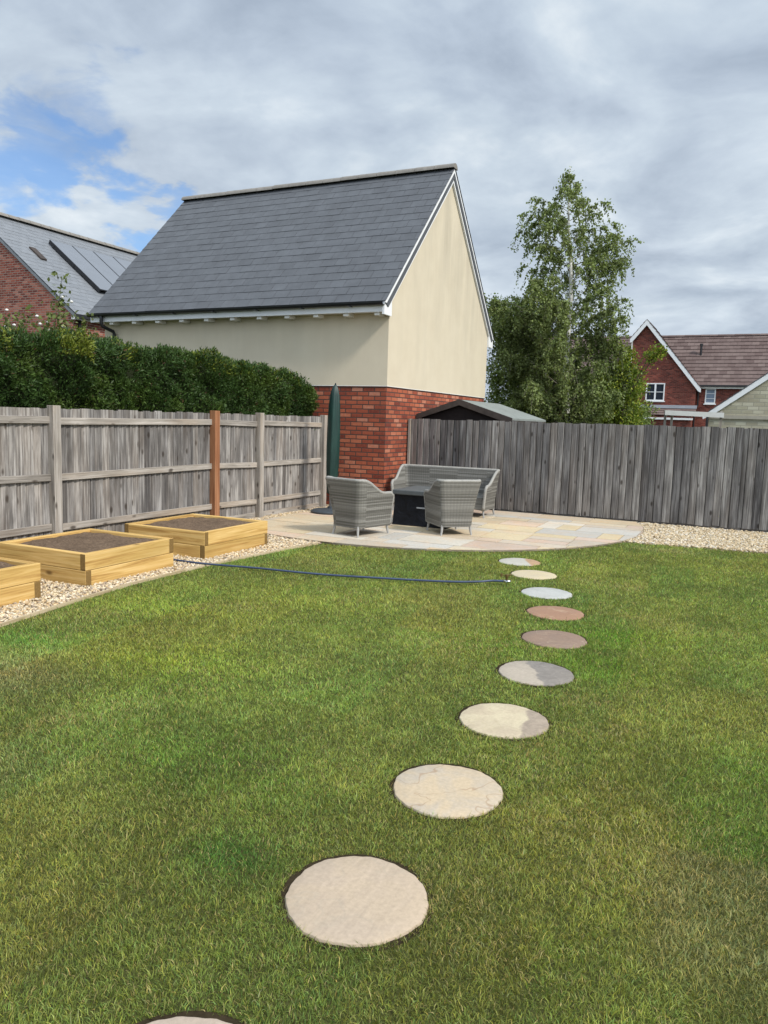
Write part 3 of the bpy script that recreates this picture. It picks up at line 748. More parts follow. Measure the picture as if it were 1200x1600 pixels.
# left fence: rails and posts on this side
lf = thing('wooden_fence', 'weathered grey fence with posts and rails showing, behind the raised beds', 'fence', (fence_x(-5), -5, 0))
def fpt(y, off=0.0): return (fence_x(y) + off, y)
FACE = (0.9995, -0.0306)
posts = [(-0.52, 'g'), (-2.33, 'g'), (-3.36, 'b'), (-6.0, 'g'), (-7.83, 'g'), (-9.66, 'g'), (-11.49, 'g')]
TOP = 1.575
for (y1, k1), (y0, k0) in zip(posts[:-1], posts[1:]):
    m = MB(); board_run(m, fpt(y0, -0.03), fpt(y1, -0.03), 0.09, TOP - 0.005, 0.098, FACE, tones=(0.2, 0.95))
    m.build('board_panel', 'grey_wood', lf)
    d = np.array([fence_x(y1) - fence_x(y0), y1 - y0]); L = np.linalg.norm(d); d /= L
    for zc in (1.44, 0.83, 0.27):
        m = MB(); sag = random.uniform(-0.012, 0.012)
        c = (np.array(fpt(y0, 0.004)) + np.array(fpt(y1, 0.004))) / 2
        m.obox((c[0], c[1], zc), (d[0] * (L / 2 - 0.03), d[1] * (L / 2 - 0.03), sag), (0, 0, 0.038), (FACE[0] * 0.017, FACE[1] * 0.017, 0), tone=random.uniform(0.6, 0.95))
        m.build('rail', 'pale_grey_wood', lf, bevel=0.004)
    m = MB(); c = (np.array(fpt(y0, -0.024)) + np.array(fpt(y1, -0.024))) / 2
    m.obox((c[0], c[1], 0.045), (d[0] * L / 2, d[1] * L / 2, 0), (0, 0, 0.05), (FACE[0] * 0.02, FACE[1] * 0.02, 0), tone=0.8)
    m.build('gravel_board', 'pale_grey_wood', lf)
for y0, k in posts:
    m = MB(); w = 0.05
    x, yy = fpt(y0, 0.03)
    m.obox((x, yy, 0.795 + (0.012 if k == 'b' else 0.004)), (0, 0, 0.80), (0.0306 * w, w, 0), (w, -0.0306 * w, 0), tone=0.75)
    o = m.build('post', 'brown_timber' if k == 'b' else 'pale_grey_wood', lf, bevel=0.005)
    if k == 'b': o['label'] = 'newer orange brown timber post'
# back fence: smooth side
rf = thing('wooden_fence', 'tall grey feather edge fence running from the brick wall to the right edge', 'fence', (5, 0.97, 0))
xs = [0.06, 1.95, 3.80, 5.65, 7.5, 9.35, 11.2]
for x0, x1 in zip(xs[:-1], xs[1:]):
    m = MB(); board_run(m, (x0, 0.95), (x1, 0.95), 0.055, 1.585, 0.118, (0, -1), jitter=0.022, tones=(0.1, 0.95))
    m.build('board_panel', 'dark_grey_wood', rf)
    m = MB(); m.obox(((x0 + x1) / 2, 0.975, 0.03), ((x1 - x0) / 2, 0, 0), (0, 0, 0.035), (0, 0.012, 0), tone=0.2)
    m.build('gravel_board', 'dark_grey_wood', rf)
    for zc in (1.4, 0.85, 0.3):
        m = MB(); m.obox(((x0 + x1) / 2, 0.995, zc), ((x1 - x0) / 2, 0, 0), (0, 0, 0.035), (0, 0.02, 0), tone=0.5)
        m.build('rail', 'dark_grey_wood', rf)
for x0 in xs:
    m = MB(); m.obox((x0 + (0.0 if x0 > 0.1 else -0.012), 1.03 if x0 > 0.1 else 0.955, 0.79), (0, 0, 0.795), (0.045 if x0 > .1 else 0.02, 0, 0), (0, 0.045, 0), tone=0.7)
    m.build('post', 'pale_grey_wood', rf)

# ------------------------------------------------------------------ roofs
def slates(m, P0, e, s, W, S, ex, tw, th=0.006, rnd=random, jit=0.003, lift=0.0):
    P0, e, s = (np.array(q, float) for q in (P0, e, s)); n = np.cross(e, s)
    if n[2] < 0: n = -n
    nc = int(math.ceil(S / ex)); ex = S / nc
    for k in range(nc):
        s0 = k * ex; s1 = min(S, s0 + ex * 1.12); x = -tw * (0.5 if k % 2 else 0.0)
        while x < W:
            xa, xb = max(0, x + 0.003), min(W, x + tw - 0.003); x += tw
            if xb - xa < 0.02: continue
            j0 = rnd.uniform(-jit, jit); t = rnd.random(); b0 = th * 1.2 + rnd.uniform(0, 0.004)
            A = [P0 + e * xa + s * (s0 + j0) + n * b0, P0 + e * xb + s * (s0 + j0) + n * (b0 + rnd.uniform(-.002, .002)), P0 + e * xb + s * s1 + n * 0.003, P0 + e * xa + s * s1 + n * 0.003]
            Bq = [q - n * th for q in A]
            m.add(A + Bq, [(0, 1, 2, 3), (0, 4, 5, 1), (0, 3, 7, 4), (1, 5, 6, 2)], None, (t, 0, 0))

def ridge(m, p0, p1, r=0.11, seg=0.42):
    p0, p1 = Vector(p0), Vector(p1); d = (p1 - p0); L = d.length; d.normalize(); side = Vector((-d.y, d.x, 0))
    n = max(1, round(L / seg)); seg = L / n
    for i in range(n):
        a = p0 + d * (i * seg + 0.004); b = p0 + d * ((i + 1) * seg - 0.004); j = random.uniform(-0.004, 0.004)
        ring = []
        for q, rr in ((a, r * 1.04), (b, r)):
            for k in range(9):
                an = PI * k / 8
                ring.append(q + side * (math.cos(an) * rr * 1.15) + Vector((0, 0, math.sin(an) * rr - 0.05 + j)))
        fs = [(k, k + 1, 9 + k + 1, 9 + k) for k in range(8)] + [tuple(range(9)), tuple(range(17, 8, -1))]
        m.add(ring, fs, None, (random.random(), 0, 0))

# ------------------------------------------------------------------ cream house
H = thing('house', 'cream rendered house with red brick base and steep grey slate roof', 'house', (-3.2, 2.65, 0))
HA, HB = -6.42, 5.30
m = MB(); m.box(HA, 0, 0, HB, -0.05, 2.13); m.build('brick_base', 'red_brick', H)
m = MB(); m.prism([(-0.015, 2.13), (HB + 0.015, 2.13), (HB + 0.015, 3.69), (2.65, 6.36), (-0.015, 3.69)], 'x', HA - 0.015, 0.015)
m.build('wall', 'cream_render', H)
m = MB(); m.box(HA - 0.012, 0.02, -0.02, HB + 0.02, 2.118, 2.129); m.build('render_bead', 'off_white_paint', H)
RX0, RX1 = -6.60, 0.085
q2 = math.sqrt(0.5)
roofm = MB()
sl = np.array([0, 2.95, 2.97]); SL = np.linalg.norm(sl); sl = sl / SL
slates(roofm, (RX0, -0.30, 3.50), (1, 0, 0), sl, RX1 - RX0, SL, 0.222, 0.30)
slates(roofm, (RX0, 5.60, 3.50), (1, 0, 0), sl * np.array([1, -1, 1]), RX1 - RX0, SL, 0.222, 0.30)
roofm.prism([(-0.28, 3.475), (2.65, 6.425), (5.58, 3.475), (5.46, 3.42), (2.65, 6.26), (-0.16, 3.42)], 'x', RX0 + 0.01, RX1 - 0.012)
roof = roofm.build('roof', 'grey_slate', H)
m = MB(); ridge(m, (RX0 - 0.01, 2.65, 6.50), (RX1 + 0.01, 2.65, 6.50), 0.10); m.build('ridge_tiles', 'ridge_tile_grey', roof, smooth=True, auto=50)
def barge(sign):
    f = (lambda b: b) if sign > 0 else (lambda b: 5.30 - b)
    P = [(-0.29, 3.475), (2.648, 6.43), (2.648, 6.19), (0.0, 3.535), (0.0, 3.29), (-0.29, 3.29)]
    m = MB(); poly = [(f(b), z) for b, z in P]
    if sign < 0: poly = poly[::-1]
    m.prism(poly, 'x', 0.018, 0.058)
    # fillet strip along the upper edge
    P2 = [(-0.295, 3.478), (2.648, 6.435), (2.648, 6.375), (-0.235, 3.478)]
    poly = [(f(b), z) for b, z in P2]
    if sign < 0: poly = poly[::-1]
    m.prism(poly, 'x', 0.058, 0.074)
    return m.build('bargeboard', 'white_paint', H)
barge(1); barge(-1)
m = MB(); m.box(RX0 + 0.03, 0.017, -0.262, -0.240, 3.335, 3.50); m.build('fascia', 'white_paint', H)
m = MB(); m.box(RX0 + 0.03, 0.017, 5.54, 5.562, 3.335, 3.50); m.build('fascia', 'white_paint', H)
m = MB(); m.box(RX0 + 0.03, 0.017, -0.239, -0.016, 3.352, 3.366); m.build('soffit', 'off_white_paint', H)
for i in range(11):
    m = MB(); a = -6.05 + i * 0.594
    m.box(a - 0.05, a + 0.05, -0.225, -0.016, 3.285, 3.351); m.build('rafter_foot', 'off_white_paint', H, bevel=0.004)
# gutter, brackets and downpipe
def gutter(x0, x1, y, z, r=0.055):
    m = MB(); k = 10
    for a0, a1 in ((x0, x1),):
        ring = [(y + r * math.cos(PI + PI * i / k), z + r * math.sin(PI + PI * i / k)) for i in range(k + 1)]
        ring += [(y + (r - .006) * math.cos(2 * PI - PI * i / k), z + (r - .006) * math.sin(2 * PI - PI * i / k)) for i in range(k + 1)]
        m.prism(ring, 'x', a0, a1)
    for i in range(int((x1 - x0) / 0.95) + 1):
        xx = x0 + 0.3 + i * 0.95
        if xx < x1: m.box(xx - 0.015, xx + 0.015, y - r - 0.006, y + r + 0.02, z - r - 0.008, z - r + 0.006)
    return m
gutter(-6.57, 0.06, -0.32, 3.485).build('gutter', 'black_plastic', H)
m = MB(); m.tube([(-6.22, -0.32, 3.44), (-6.22, -0.32, 3.30), (-6.22, -0.30, 3.25), (-6.12, -0.1, 3.16), (-6.12, -0.075, 3.10), (-6.12, -0.075, 0.1)], 0.036, 10)
m.build('downpipe', 'black_plastic', H, smooth=True, auto=40)

# ------------------------------------------------------------------ house with solar panels
S2 = thing('house', 'red brick house with solar panels on its slate roof, beyond the hedge', 'house', (-18.5, 11, 0))
EA, EZ, RA, RZ = -13.78, 4.58, -18.52, 8.20
BB0, BB1 = 6.0, 17.2
k_ = (RZ - EZ) / (EA - RA)
m = MB(); m.prism([(-23.0, -0.05), (-14.02, -0.05), (-14.02, EZ + 0.10), (RA, RZ - 0.10), (-23.0, EZ + 0.10)], 'y', BB0 + 0.04, BB1 - 0.04)
m.build('wall', 'old_red_brick', S2)
roofm = MB(); sv = np.array([RA - EA, 0, RZ - EZ]); SLn = np.linalg.norm(sv); sv /= SLn
slates(roofm, (EA, BB0, EZ), (0, 1, 0), sv, BB1 - BB0, SLn, 0.25, 0.33)
slates(roofm, (2 * RA - EA, BB0, EZ), (0, 1, 0), sv * np.array([-1, 1, 1]), BB1 - BB0, SLn, 0.25, 0.6)
roofm.prism([(EA - 0.02, EZ - 0.03), (RA, RZ - 0.03), (2 * RA - EA + 0.02, EZ - 0.03), (2 * RA - EA + 0.1, EZ - 0.09), (RA, RZ - 0.14), (EA - 0.1, EZ - 0.09)], 'y', BB0 + 0.01, BB1 - 0.01)
roof = roofm.build('roof', 'worn_slate', S2)
m = MB(); ridge(m, (RA, BB0, RZ + 0.06), (RA, BB1, RZ + 0.06), 0.13, 0.45); m.build('ridge_tiles', 'ridge_tile_grey', roof, smooth=True, auto=50)
nv = np.cross(np.array([0, 1, 0]), sv); nv = nv if nv[2] > 0 else -nv
for i in range(5):
    b0 = 8.2 + i * 1.0
    # low corner and high corner along the slope
    lo = np.array([-15.12, 0, EZ + (EA + 15.12) * k_]); hi = np.array([-17.52, 0, EZ + (EA + 17.52) * k_])
    c = (lo + hi) / 2 + nv * 0.16 + np.array([0, b0 + 0.5, 0]); X = (hi - lo) / 2
    m = MB(); m.obox(c, X, (0, 0.485, 0), nv * 0.02)
    p = m.build('solar_panel', 'black_plastic', S2)
    m = MB(); m.obox(c + nv * 0.021, X * 0.985, (0, 0.465, 0), nv * 0.002)
    m.build('glass', 'solar_glass', p)
    for t in (-0.8, 0.0, 0.8):
        m = MB(); m.obox(c - nv * 0.075 + X * t, sv * 0.03, (0, 0.49, 0), nv * 0.054); m.build('mounting_rail', 'black_plastic', p)
    m = MB(); m.obox(c - nv * 0.07 + np.array([0, -0.47, 0]), X * 0.99, (0, 0.012, 0), nv * 0.048); m.build('skirt', 'black_plastic', p)
m = MB(); c = np.array([-16.66, 7.05, EZ + (EA + 16.66) * k_]) + nv * 0.03
m.obox(c, sv * 0.35, (0, 0.12, 0), nv * 0.03); m.build('roof_vent', 'shed_trim', S2)
m = MB(); m.box(-13.84, -13.72, BB0 + 0.02, BB1, EZ - 0.12, EZ - 0.01); m.build('gutter', 'black_plastic', S2)
m = MB(); m.box(-14.0, -13.86, BB0 + 0.02, BB1, EZ - 0.16, EZ - 0.03); m.build('fascia', 'white_paint', S2)
m = MB(); m.tube([(-13.95, 6.3, EZ - 0.1), (-13.98, 6.3, 0.0)], 0.045, 8); m.build('downpipe', 'black_plastic', S2, smooth=True)

# ------------------------------------------------------------------ far brick house
F = thing('house', 'dark red brick house with white gable boards and brown tiled roof', 'house', (3, 43, 0))
def window(parent, x0, x1, z0, z1, y, glass, cols=2, rows=2):
    m = MB(); fw = 0.07
    m.box(x0, x1, y - 0.05, y + 0.02, z0, z0 + fw); m.box(x0, x1, y - 0.05, y + 0.02, z1 - fw, z1)
    m.box(x0, x0 + fw, y - 0.05, y + 0.02, z0 + fw, z1 - fw); m.box(x1 - fw, x1, y - 0.05, y + 0.02, z0 + fw, z1 - fw)
    for i in range(1, cols):
        xx = x0 + (x1 - x0) * i / cols; m.box(xx - 0.05, xx + 0.05, y - 0.048, y + 0.02, z0 + fw, z1 - fw)
    w = m.build('window', 'white_paint', parent)
    m = MB(); m.box(x0 + fw, x1 - fw, y - 0.01, y + 0.015, z0 + fw, z1 - fw); m.build('pane', glass, w)
    for j in range(1, rows):
        m = MB(); zz = z0 + (z1 - z0) * j / rows; m.box(x0 + fw, x1 - fw, y - 0.03, y - 0.011, zz - 0.018, zz + 0.018); m.build('glazing_bar', 'white_paint', w)
    m = MB(); m.box(x0 - 0.06, x1 + 0.06, y - 0.09, y - 0.051, z0 - 0.07, z0 - 0.001); m.build('sill', 'white_paint', w)
FB = 39.47
ax, az, ez, hw = -0.76, 8.30, 4.42, 3.14
lw = ax - 0.80; lz = az - 0.80 * (az - ez) / hw
m = MB(); m.prism([(lw, -0.05), (ax + hw, -0.05), (ax + hw, ez + 0.06), (ax, az - 0.16), (lw, lz - 0.1)], 'y', FB, 46)
m.build('gable_wall', 'far_red_brick', F)
m = MB(); m.box(-9, lw - 0.01, FB + 0.4, 45.6, -0.05, 4.2); m.build('wall', 'far_red_brick', F)
m = MB(); m.box(ax + hw + 0.01, 12, FB + 0.3, 45.6, -0.05, 4.2); m.build('wall', 'far_red_brick', F)
rm = MB(); s3 = np.array([0, 3.0, 3.36]); L3 = np.linalg.norm(s3); s3 /= L3
slates(rm, (-9.2, FB + 0.05, 4.22), (1, 0, 0), s3, 21.4, L3, 0.33, 0.42, th=0.035, jit=0.004)
rm.prism([(FB + 0.07, 4.18), (42.52, 7.55), (46.0, 3.9), (45.9, 3.8), (42.52, 7.4), (FB + 0.2, 4.12)], 'x', -9.18, 12.18)
roof = rm.build('roof', 'brown_tile', F)
m = MB(); ridge(m, (-9.2, 42.52, 7.58), (12.2, 42.52, 7.58), 0.12, 0.5); m.build('ridge_tiles', 'brown_tile', roof, smooth=True, auto=50)
m = MB(); m.tube([(2.39, 41.3, 6.0), (2.39, 41.3, 6.85)], 0.07, 8); m.tube([(2.39, 41.3, 6.8), (2.39, 41.3, 6.95)], 0.1, 8); m.build('vent_pipe', 'black_plastic', F)
rm = MB(); k3 = (az - ez) / hw
for sg, ex_, ezz in ((1, hw + 0.3, ez - 0.3 * k3), (-1, 0.95, az - 0.95 * k3)):
    e0 = np.array([ax + sg * ex_, FB - 0.28, ezz]); sv3 = np.array([-sg * ex_, 0, az - ezz]); L4 = np.linalg.norm(sv3)
    slates(rm, e0, (0, 1, 0), sv3 / L4, 3.6, L4, 0.33, 0.42, th=0.03)
rm.build('gable_roof', 'brown_tile', F)
for sg, ex_, ezz in ((1, hw + 0.3, ez - 0.3 * k3), (-1, 0.95, az - 0.95 * k3)):
    m = MB(); P = [(ax + sg * ex_, ezz - 0.02), (ax, az - 0.02), (ax, az - 0.36), (ax + sg * (ex_ - 0.14), ezz - 0.20), (ax + sg * ex_, ezz - 0.26)]
    m.prism(P if sg < 0 else P[::-1], 'y', FB - 0.27, FB - 0.20); m.build('bargeboard', 'white_paint', F)
m = MB(); m.box(lw - 0.09, lw - 0.005, FB - 0.03, FB + 0.06, 0, lz - 0.25); m.build('corner_trim', 'off_white_paint', F)
window(F, -0.57, 0.56, 3.25, 4.36, FB, 'window_glass')
window(F, 2.92, 3.52, 3.14, 4.06, FB + 0.3, 'bright_glass', 1, 3)
m = MB(); m.box(2.45, 12, FB + 0.10, FB + 0.18, 4.05, 4.18); m.build('fascia', 'off_white_paint', F)
m = MB(); m.box(2.45, 12, FB + 0.0, FB + 0.098, 4.16, 4.27); m.build('gutter', 'black_plastic', F)
m = MB(); m.tube([(2.52, FB + 0.2, 4.15), (2.52, FB + 0.2, 2.95), (2.40, FB - 0.1, 2.75), (2.40, FB - 0.1, 0)], 0.05, 8); m.build('downpipe', 'black_plastic', F)
rm = MB(); slates(rm, (-1.2, FB - 1.0, 2.35), (1, 0, 0), np.array([0, 0.88, 0.475]), 3.7, 1.13, 0.3, 0.4, th=0.03); 
pr_ = rm.build('porch_roof', 'brown_tile', F)
m = MB(); m.prism([(FB - 0.001, 3.0), (FB - 0.04, 3.0), (FB - 0.28, 2.80), (FB - 0.25, 2.76), (FB - 0.001, 2.86)], 'x', -1.2, 2.52); m.build('lead_flashing', 'lead', pr_)
m = MB(); m.box(-1.2, 2.4, FB - 1.05, FB - 0.95, 2.08, 2.2); m.build('porch_fascia', 'white_paint', F)
m = MB(); m.box(-1.1, 2.3, FB - 0.9, FB - 0.002, -0.05, 2.3); m.build('porch_wall', 'far_red_brick', F)

# ------------------------------------------------------------------ stone house at the right
St = thing('house', 'pale stone house with a long white bargeboard at the right edge', 'house', (8.6, 27, 0))
SB = 23.59; sa0, sz0 = 3.75, 2.12; sk = 0.755; sap = 8.6
m = MB(); m.prism([(4.0, -0.05), (13.2, -0.05), (13.2, sz0 + (4.0 - sa0) * sk), (sap, sz0 + (sap - sa0) * sk - 0.08), (4.0, sz0 + (4.0 - sa0) * sk - 0.08)], 'y', SB, 31)
m.build('wall', 'pale_stone', St)
m = MB(); m.prism([(sa0, sz0), (sa0 + 0.02, sz0 - 0.14), (sa0 + 0.3, sz0 - 0.02), (sap, sz0 + (sap - sa0) * sk - 0.26), (sap, sz0 + (sap - sa0) * sk)], 'y', SB - 0.10, SB - 0.03)
m.build('bargeboard', 'white_paint', St)
m = MB(); m.prism([(2 * sap - sa0, sz0), (sap, sz0 + (sap - sa0) * sk), (sap, sz0 + (sap - sa0) * sk - 0.26), (2 * sap - sa0 - 0.3, sz0 - 0.02)], 'y', SB - 0.10, SB - 0.03)
m.build('bargeboard', 'white_paint', St)
rm = MB(); s5 = np.array([1, 0, sk]); s5 /= np.linalg.norm(s5); L5 = (sap - sa0) * math.hypot(1, sk)
slates(rm, (sa0, SB - 0.12, sz0 + 0.02), (0, 1, 0), s5, 7.6, L5, 0.3, 0.4, th=0.025)
slates(rm, (2 * sap - sa0, SB - 0.12, sz0 + 0.02), (0, 1, 0), s5 * np.array([-1, 1, 1]), 7.6, L5, 0.3, 0.4, th=0.025)
rm.build('roof', 'grey_slate', St)
m = MB(); m.box(4.0, 13.2, SB - 0.06, SB - 0.001, 2.02, 2.17); m.build('string_course', 'stone_tile', St)
m = MB(); m.tube([(3.95, SB - 0.15, 2.08), (3.95, SB - 0.15, 1.95), (3.95, SB - 0.1, 0.0)], 0.05, 8); m.build('downpipe', 'black_plastic', St)

# ------------------------------------------------------------------ pergola and shed behind the fence
Pg = thing('pergola', 'pale weathered wooden beam on two posts above the back fence', 'pergola', (3.9, 14.08, 0))
m = MB(); m.obox((4.02, 14.05, 2.02), (0.86, 0, -0.02), (0, 0.05, 0), (0, 0, 0.075), tone=1.0); m.build('beam', 'off_white_paint', Pg)
for a in (3.16, 3.36, 4.8):
    m = MB(); m.obox((a, 14.15, 1.05 if a != 3.36 else 0.98), (0, 0, 1.08 if a != 3.36 else 0.98), (0.035, 0, 0), (0, 0.035, 0), tone=0.6); m.build('post', 'pale_grey_wood', Pg)
Sh = thing('garden_shed', 'low dark garden shed with grey felt roof behind the back fence', 'shed', (0.9, 2.4, 0))
B0, B1, apx, apz, eL, eR, ezs = 1.30, 3.75, 0.86, 1.955, 0.03, 1.86, 1.64
m = MB(); m.prism([(0.10, 0), (1.72, 0), (1.72, 1.64), (apx, 1.90), (0.10, 1.64)], 'y', B0 + 0.08, B1 - 0.06); m.build('wall', 'dark_shed_wood', Sh)
m = MB(); m.prism([(eL, ezs), (apx, apz - 0.03), (eR, ezs - 0.035), (eR, ezs), (apx, apz), (eL, ezs + 0.03)], 'y', B0, B1); m.build('roof', 'roof_felt', Sh)
for sg in (0, 1):
    P = [(eL - 0.005, ezs - 0.06), (apx, apz - 0.10), (apx, apz + 0.008), (eL - 0.005, ezs + 0.036)] if sg == 0 else [(apx, apz - 0.10), (eR + 0.005, ezs - 0.11), (eR + 0.005, ezs + 0.006), (apx, apz + 0.008)]
    m = MB(); m.prism(P, 'y', B0 - 0.028, B0 - 0.003); m.build('bargeboard', 'shed_trim', Sh)
m = MB(); m.box(eR - 0.02, eR + 0.006, B0, B1, ezs - 0.10, ezs - 0.037); m.build('fascia', 'shed_trim', Sh)

# ------------------------------------------------------------------ woven furniture
def smooth(a, b, x):
    t = min(1, max(0, (x - a) / (b - a))); return t * t * (3 - 2 * t)
def woven_seat(name, label, cat, loc, rz, hwb, hwt, ybb, ybt, yf, z0, zarm, zback, zseat, group=None, leg_in=0.02, d0=0.02, d1=0.30):
    T = thing(name, label, cat, loc, rz, group)
    rc = 0.075; nv_ = 10
    def ring(z, inset):
        t = max(0.0, (z - z0) / (zback - z0))
        hw_ = hwb + (hwt - hwb) * t ** 1.4 - inset; yb = ybb + (ybt - ybb) * t ** 1.6 + inset; r = max(0.02, rc - inset * 0.5)
        return hw_, yb, r
    cols_ = [('R', v) for v in np.linspace(0, 1, 14)] + [('C1', a) for a in np.linspace(0, 1, 6)[1:-1]] + [('B', u) for u in np.linspace(1, -1, 15 if hwb < 0.5 else 41)] + [('C2', a) for a in np.linspace(0, 1, 6)[1:-1]] + [('L', v) for v in np.linspace(1, 0, 14)]
    def pt(k, v, z, inset):
        hw_, yb, r = ring(z, inset); yfz = yf + 0.0
        if k in 'RL': y = yfz + (yb + r - yfz) * v; return (hw_ if k == 'R' else -hw_, y)
        if k == 'C1': a = v * PI / 2; return (hw_ - r + r * math.cos(a), yb + r - r * math.sin(a))
        if k == 'C2': a = PI / 2 - v * PI / 2; return (-(hw_ - r + r * math.cos(a)), yb + r - r * math.sin(a))
        return ((hw_ - r) * v, yb)
    def ztop(k, v):
        if k not in 'RL': return zback
        d = (1 - v) * (yf - ybb)
        z = zarm + (zback - zarm) * (1 - smooth(d0, d1, d))
        fr = v * (yf - ybb)
        if fr < 0.05: z -= 0.035 * (1 - fr / 0.05) ** 2
        return z
    m = MB(); n = len(cols_)
    rim = []
    for inset, flip in ((0.0, False), (0.05, True)):
        vs = []; uvs_ = []; ulen = 0; prev = None
        for k, v in cols_:
            zt = ztop(k, v); p = pt(k, v, z0, 0)
            if prev: ulen += math.hypot(p[0] - prev[0], p[1] - prev[1])
            prev = p
            for j in range(nv_ + 1):
                z = z0 + (zt - z0) * j / nv_; q = pt(k, v, z, inset); vs.append((q[0], q[1], z)); uvs_.append((ulen + (7 if flip else 0), z))
            if not flip:
                a = pt(k, v, zt, 0.022); rim.append((a[0], a[1], zt + 0.004))
        fs = []; uv = []
        for i in range(n - 1):
            for j in range(nv_):
                f = (i * (nv_ + 1) + j, i * (nv_ + 1) + j + 1, (i + 1) * (nv_ + 1) + j + 1, (i + 1) * (nv_ + 1) + j)
                if flip: f = f[::-1]
                fs.append(f); uv.append([uvs_[q] for q in f])
        m.add(vs, fs, uv)
    # close the front of both arms and the lower edge
    N = n * (nv_ + 1)
    fs = []
    for i in (0, n - 1):
        for j in range(nv_): fs.append((i * (nv_ + 1) + j, i * (nv_ + 1) + j + 1, N + i * (nv_ + 1) + j + 1, N + i * (nv_ + 1) + j))
    for i in range(n - 1): fs.append((i * (nv_ + 1), (i + 1) * (nv_ + 1), N + (i + 1) * (nv_ + 1), N + i * (nv_ + 1)))
    base = m.v[:]; m.add(base, fs)
    m.build('woven_shell', 'rattan', T, smooth=True, local=True, auto=50)
    m = MB(); fr = []
    e0 = [(pt('R', 0, z, 0.022)[0], yf + 0.004, z) for z in np.linspace(z0 + 0.01, rim[0][2] - 0.03, 8)]
    e1 = [(pt('L', 0, z, 0.022)[0], yf + 0.004, z) for z in np.linspace(rim[-1][2] - 0.03, z0 + 0.01, 8)]
    m.tube(e0 + rim + e1, 0.025, 8); m.build('rim', 'rattan_rim', T, smooth=True, local=True)
    m = MB(); hi = hwb - 0.05
    m.box(-hi, hi, ybb + 0.05, yf - 0.012, zseat - 0.05, zseat)
    m.build('seat', 'rattan', T, local=True, bevel=0.012)
    m = MB(); N2 = 12
    for i in range(N2):
        xa, xb = -hi + 2 * hi * i / N2, -hi + 2 * hi * (i + 1) / N2
        za, zb_ = (z0 + 0.035 * (1 - (2 * i / N2 - 1) ** 2), z0 + 0.035 * (1 - (2 * (i + 1) / N2 - 1) ** 2))
        m.add([(xa, yf - 0.014, za), (xb, yf - 0.014, zb_), (xb, yf - 0.014, zseat - 0.02), (xa, yf - 0.014, zseat - 0.02), (xa, yf - 0.05, za), (xb, yf - 0.05, zb_), (xb, yf - 0.05, zseat - 0.02), (xa, yf - 0.05, zseat - 0.02)], [(3, 2, 1, 0), (4, 5, 6, 7), (0, 1, 5, 4)])
    m.build('front_panel', 'rattan', T, local=True)
    for sx in (1, -1):
        for fy in (0, 1):
            x0 = sx * (hwb - 0.035); y0 = (yf - 0.035) if fy else (ybb + 0.035)
            m = MB(); spx, spy = sx * 0.018, 0.012 if fy else -0.018
            m.tube([(x0, y0, z0 + 0.03), (x0 + spx * 0.5, y0 + spy * 0.5, z0 * 0.5), (x0 + spx, y0 + spy, 0.012), (x0 + spx, y0 + spy, 0.0)], [0.020, 0.016, 0.013, 0.015], 10)
            m.build('leg', 'alloy_leg', T, smooth=True, local=True, auto=50)
    return T
FZ = 0.032
woven_seat('armchair', 'grey woven armchair seen from behind with its right side, nearest the parasol', 'armchair', (1.086, -2.936, FZ), math.radians(-15), 0.24, 0.325, -0.32, -0.41, 0.32, 0.115, 0.55, 0.735, 0.32, 'grey woven garden armchairs', d0=0.0, d1=0.46)
woven_seat('armchair', 'grey woven armchair with its back turned, in front of the sofa', 'armchair', (2.04, -2.13, FZ), math.radians(43), 0.235, 0.315, -0.27, -0.36, 0.30, 0.115, 0.55, 0.735, 0.32, 'grey woven garden armchairs', d0=0.0, d1=0.42)
woven_seat('garden_sofa', 'long grey woven garden sofa standing against the back fence', 'sofa', (1.12, -0.01, FZ), PI, 0.82, 0.88, -0.30, -0.34, 0.28, 0.115, 0.50, 0.735, 0.325, d0=0.02, d1=0.48)

# table under a fitted black cover
Tb = thing('patio_table', 'square table with grey top and black fabric cover between the armchairs', 'table', (1.46, -1.42, FZ))
m = MB(); m.box(-0.43, 0.43, -0.43, 0.43, 0.445, 0.515); m.build('top', 'table_top_grey', Tb, bevel=0.012, local=True)
m = MB(); N = 26; prof = [(0.405, 0.455), (0.40, 0.42), (0.402, 0.3), (0.41, 0.16), (0.418, 0.03), (0.425, 0.006)]
vs = []; per = []
for s_ in range(4):
    for i in range(N):
        t = -1 + 2 * i / N
        per.append([(t, -1), (1, t), (-t, 1), (-1, -t)][s_])
for r, z in prof:
    for i, (a, b) in enumerate(per):
        wv = 0.010 * (0.5 - z) * 2 * (vnoise(np.array([i * 0.37]), np.array([z * 3.0]), 1.0, 3)[0] - 0.5) * 2
        vs.append((a * (r + wv), b * (r + wv), z))
n_ = len(per); fs = [(j * n_ + i, (j + 1) * n_ + i, (j + 1) * n_ + (i + 1) % n_, j * n_ + (i + 1) % n_) for j in range(len(prof) - 1) for i in range(n_)]
m.add(vs, [f[::-1] for f in fs]); cov = m.build('cover', 'black_cover', Tb, smooth=True, local=True, auto=60)
m = MB(); x = -0.04
for w in (0.022, 0.016, 0.02, 0.016, 0.018, 0.022, 0.016):
    m.box(x, x + w - 0.004, -0.425, -0.4215, 0.262, 0.282); x += w
m.build('printed_mark', 'logo_grey', cov, local=True)

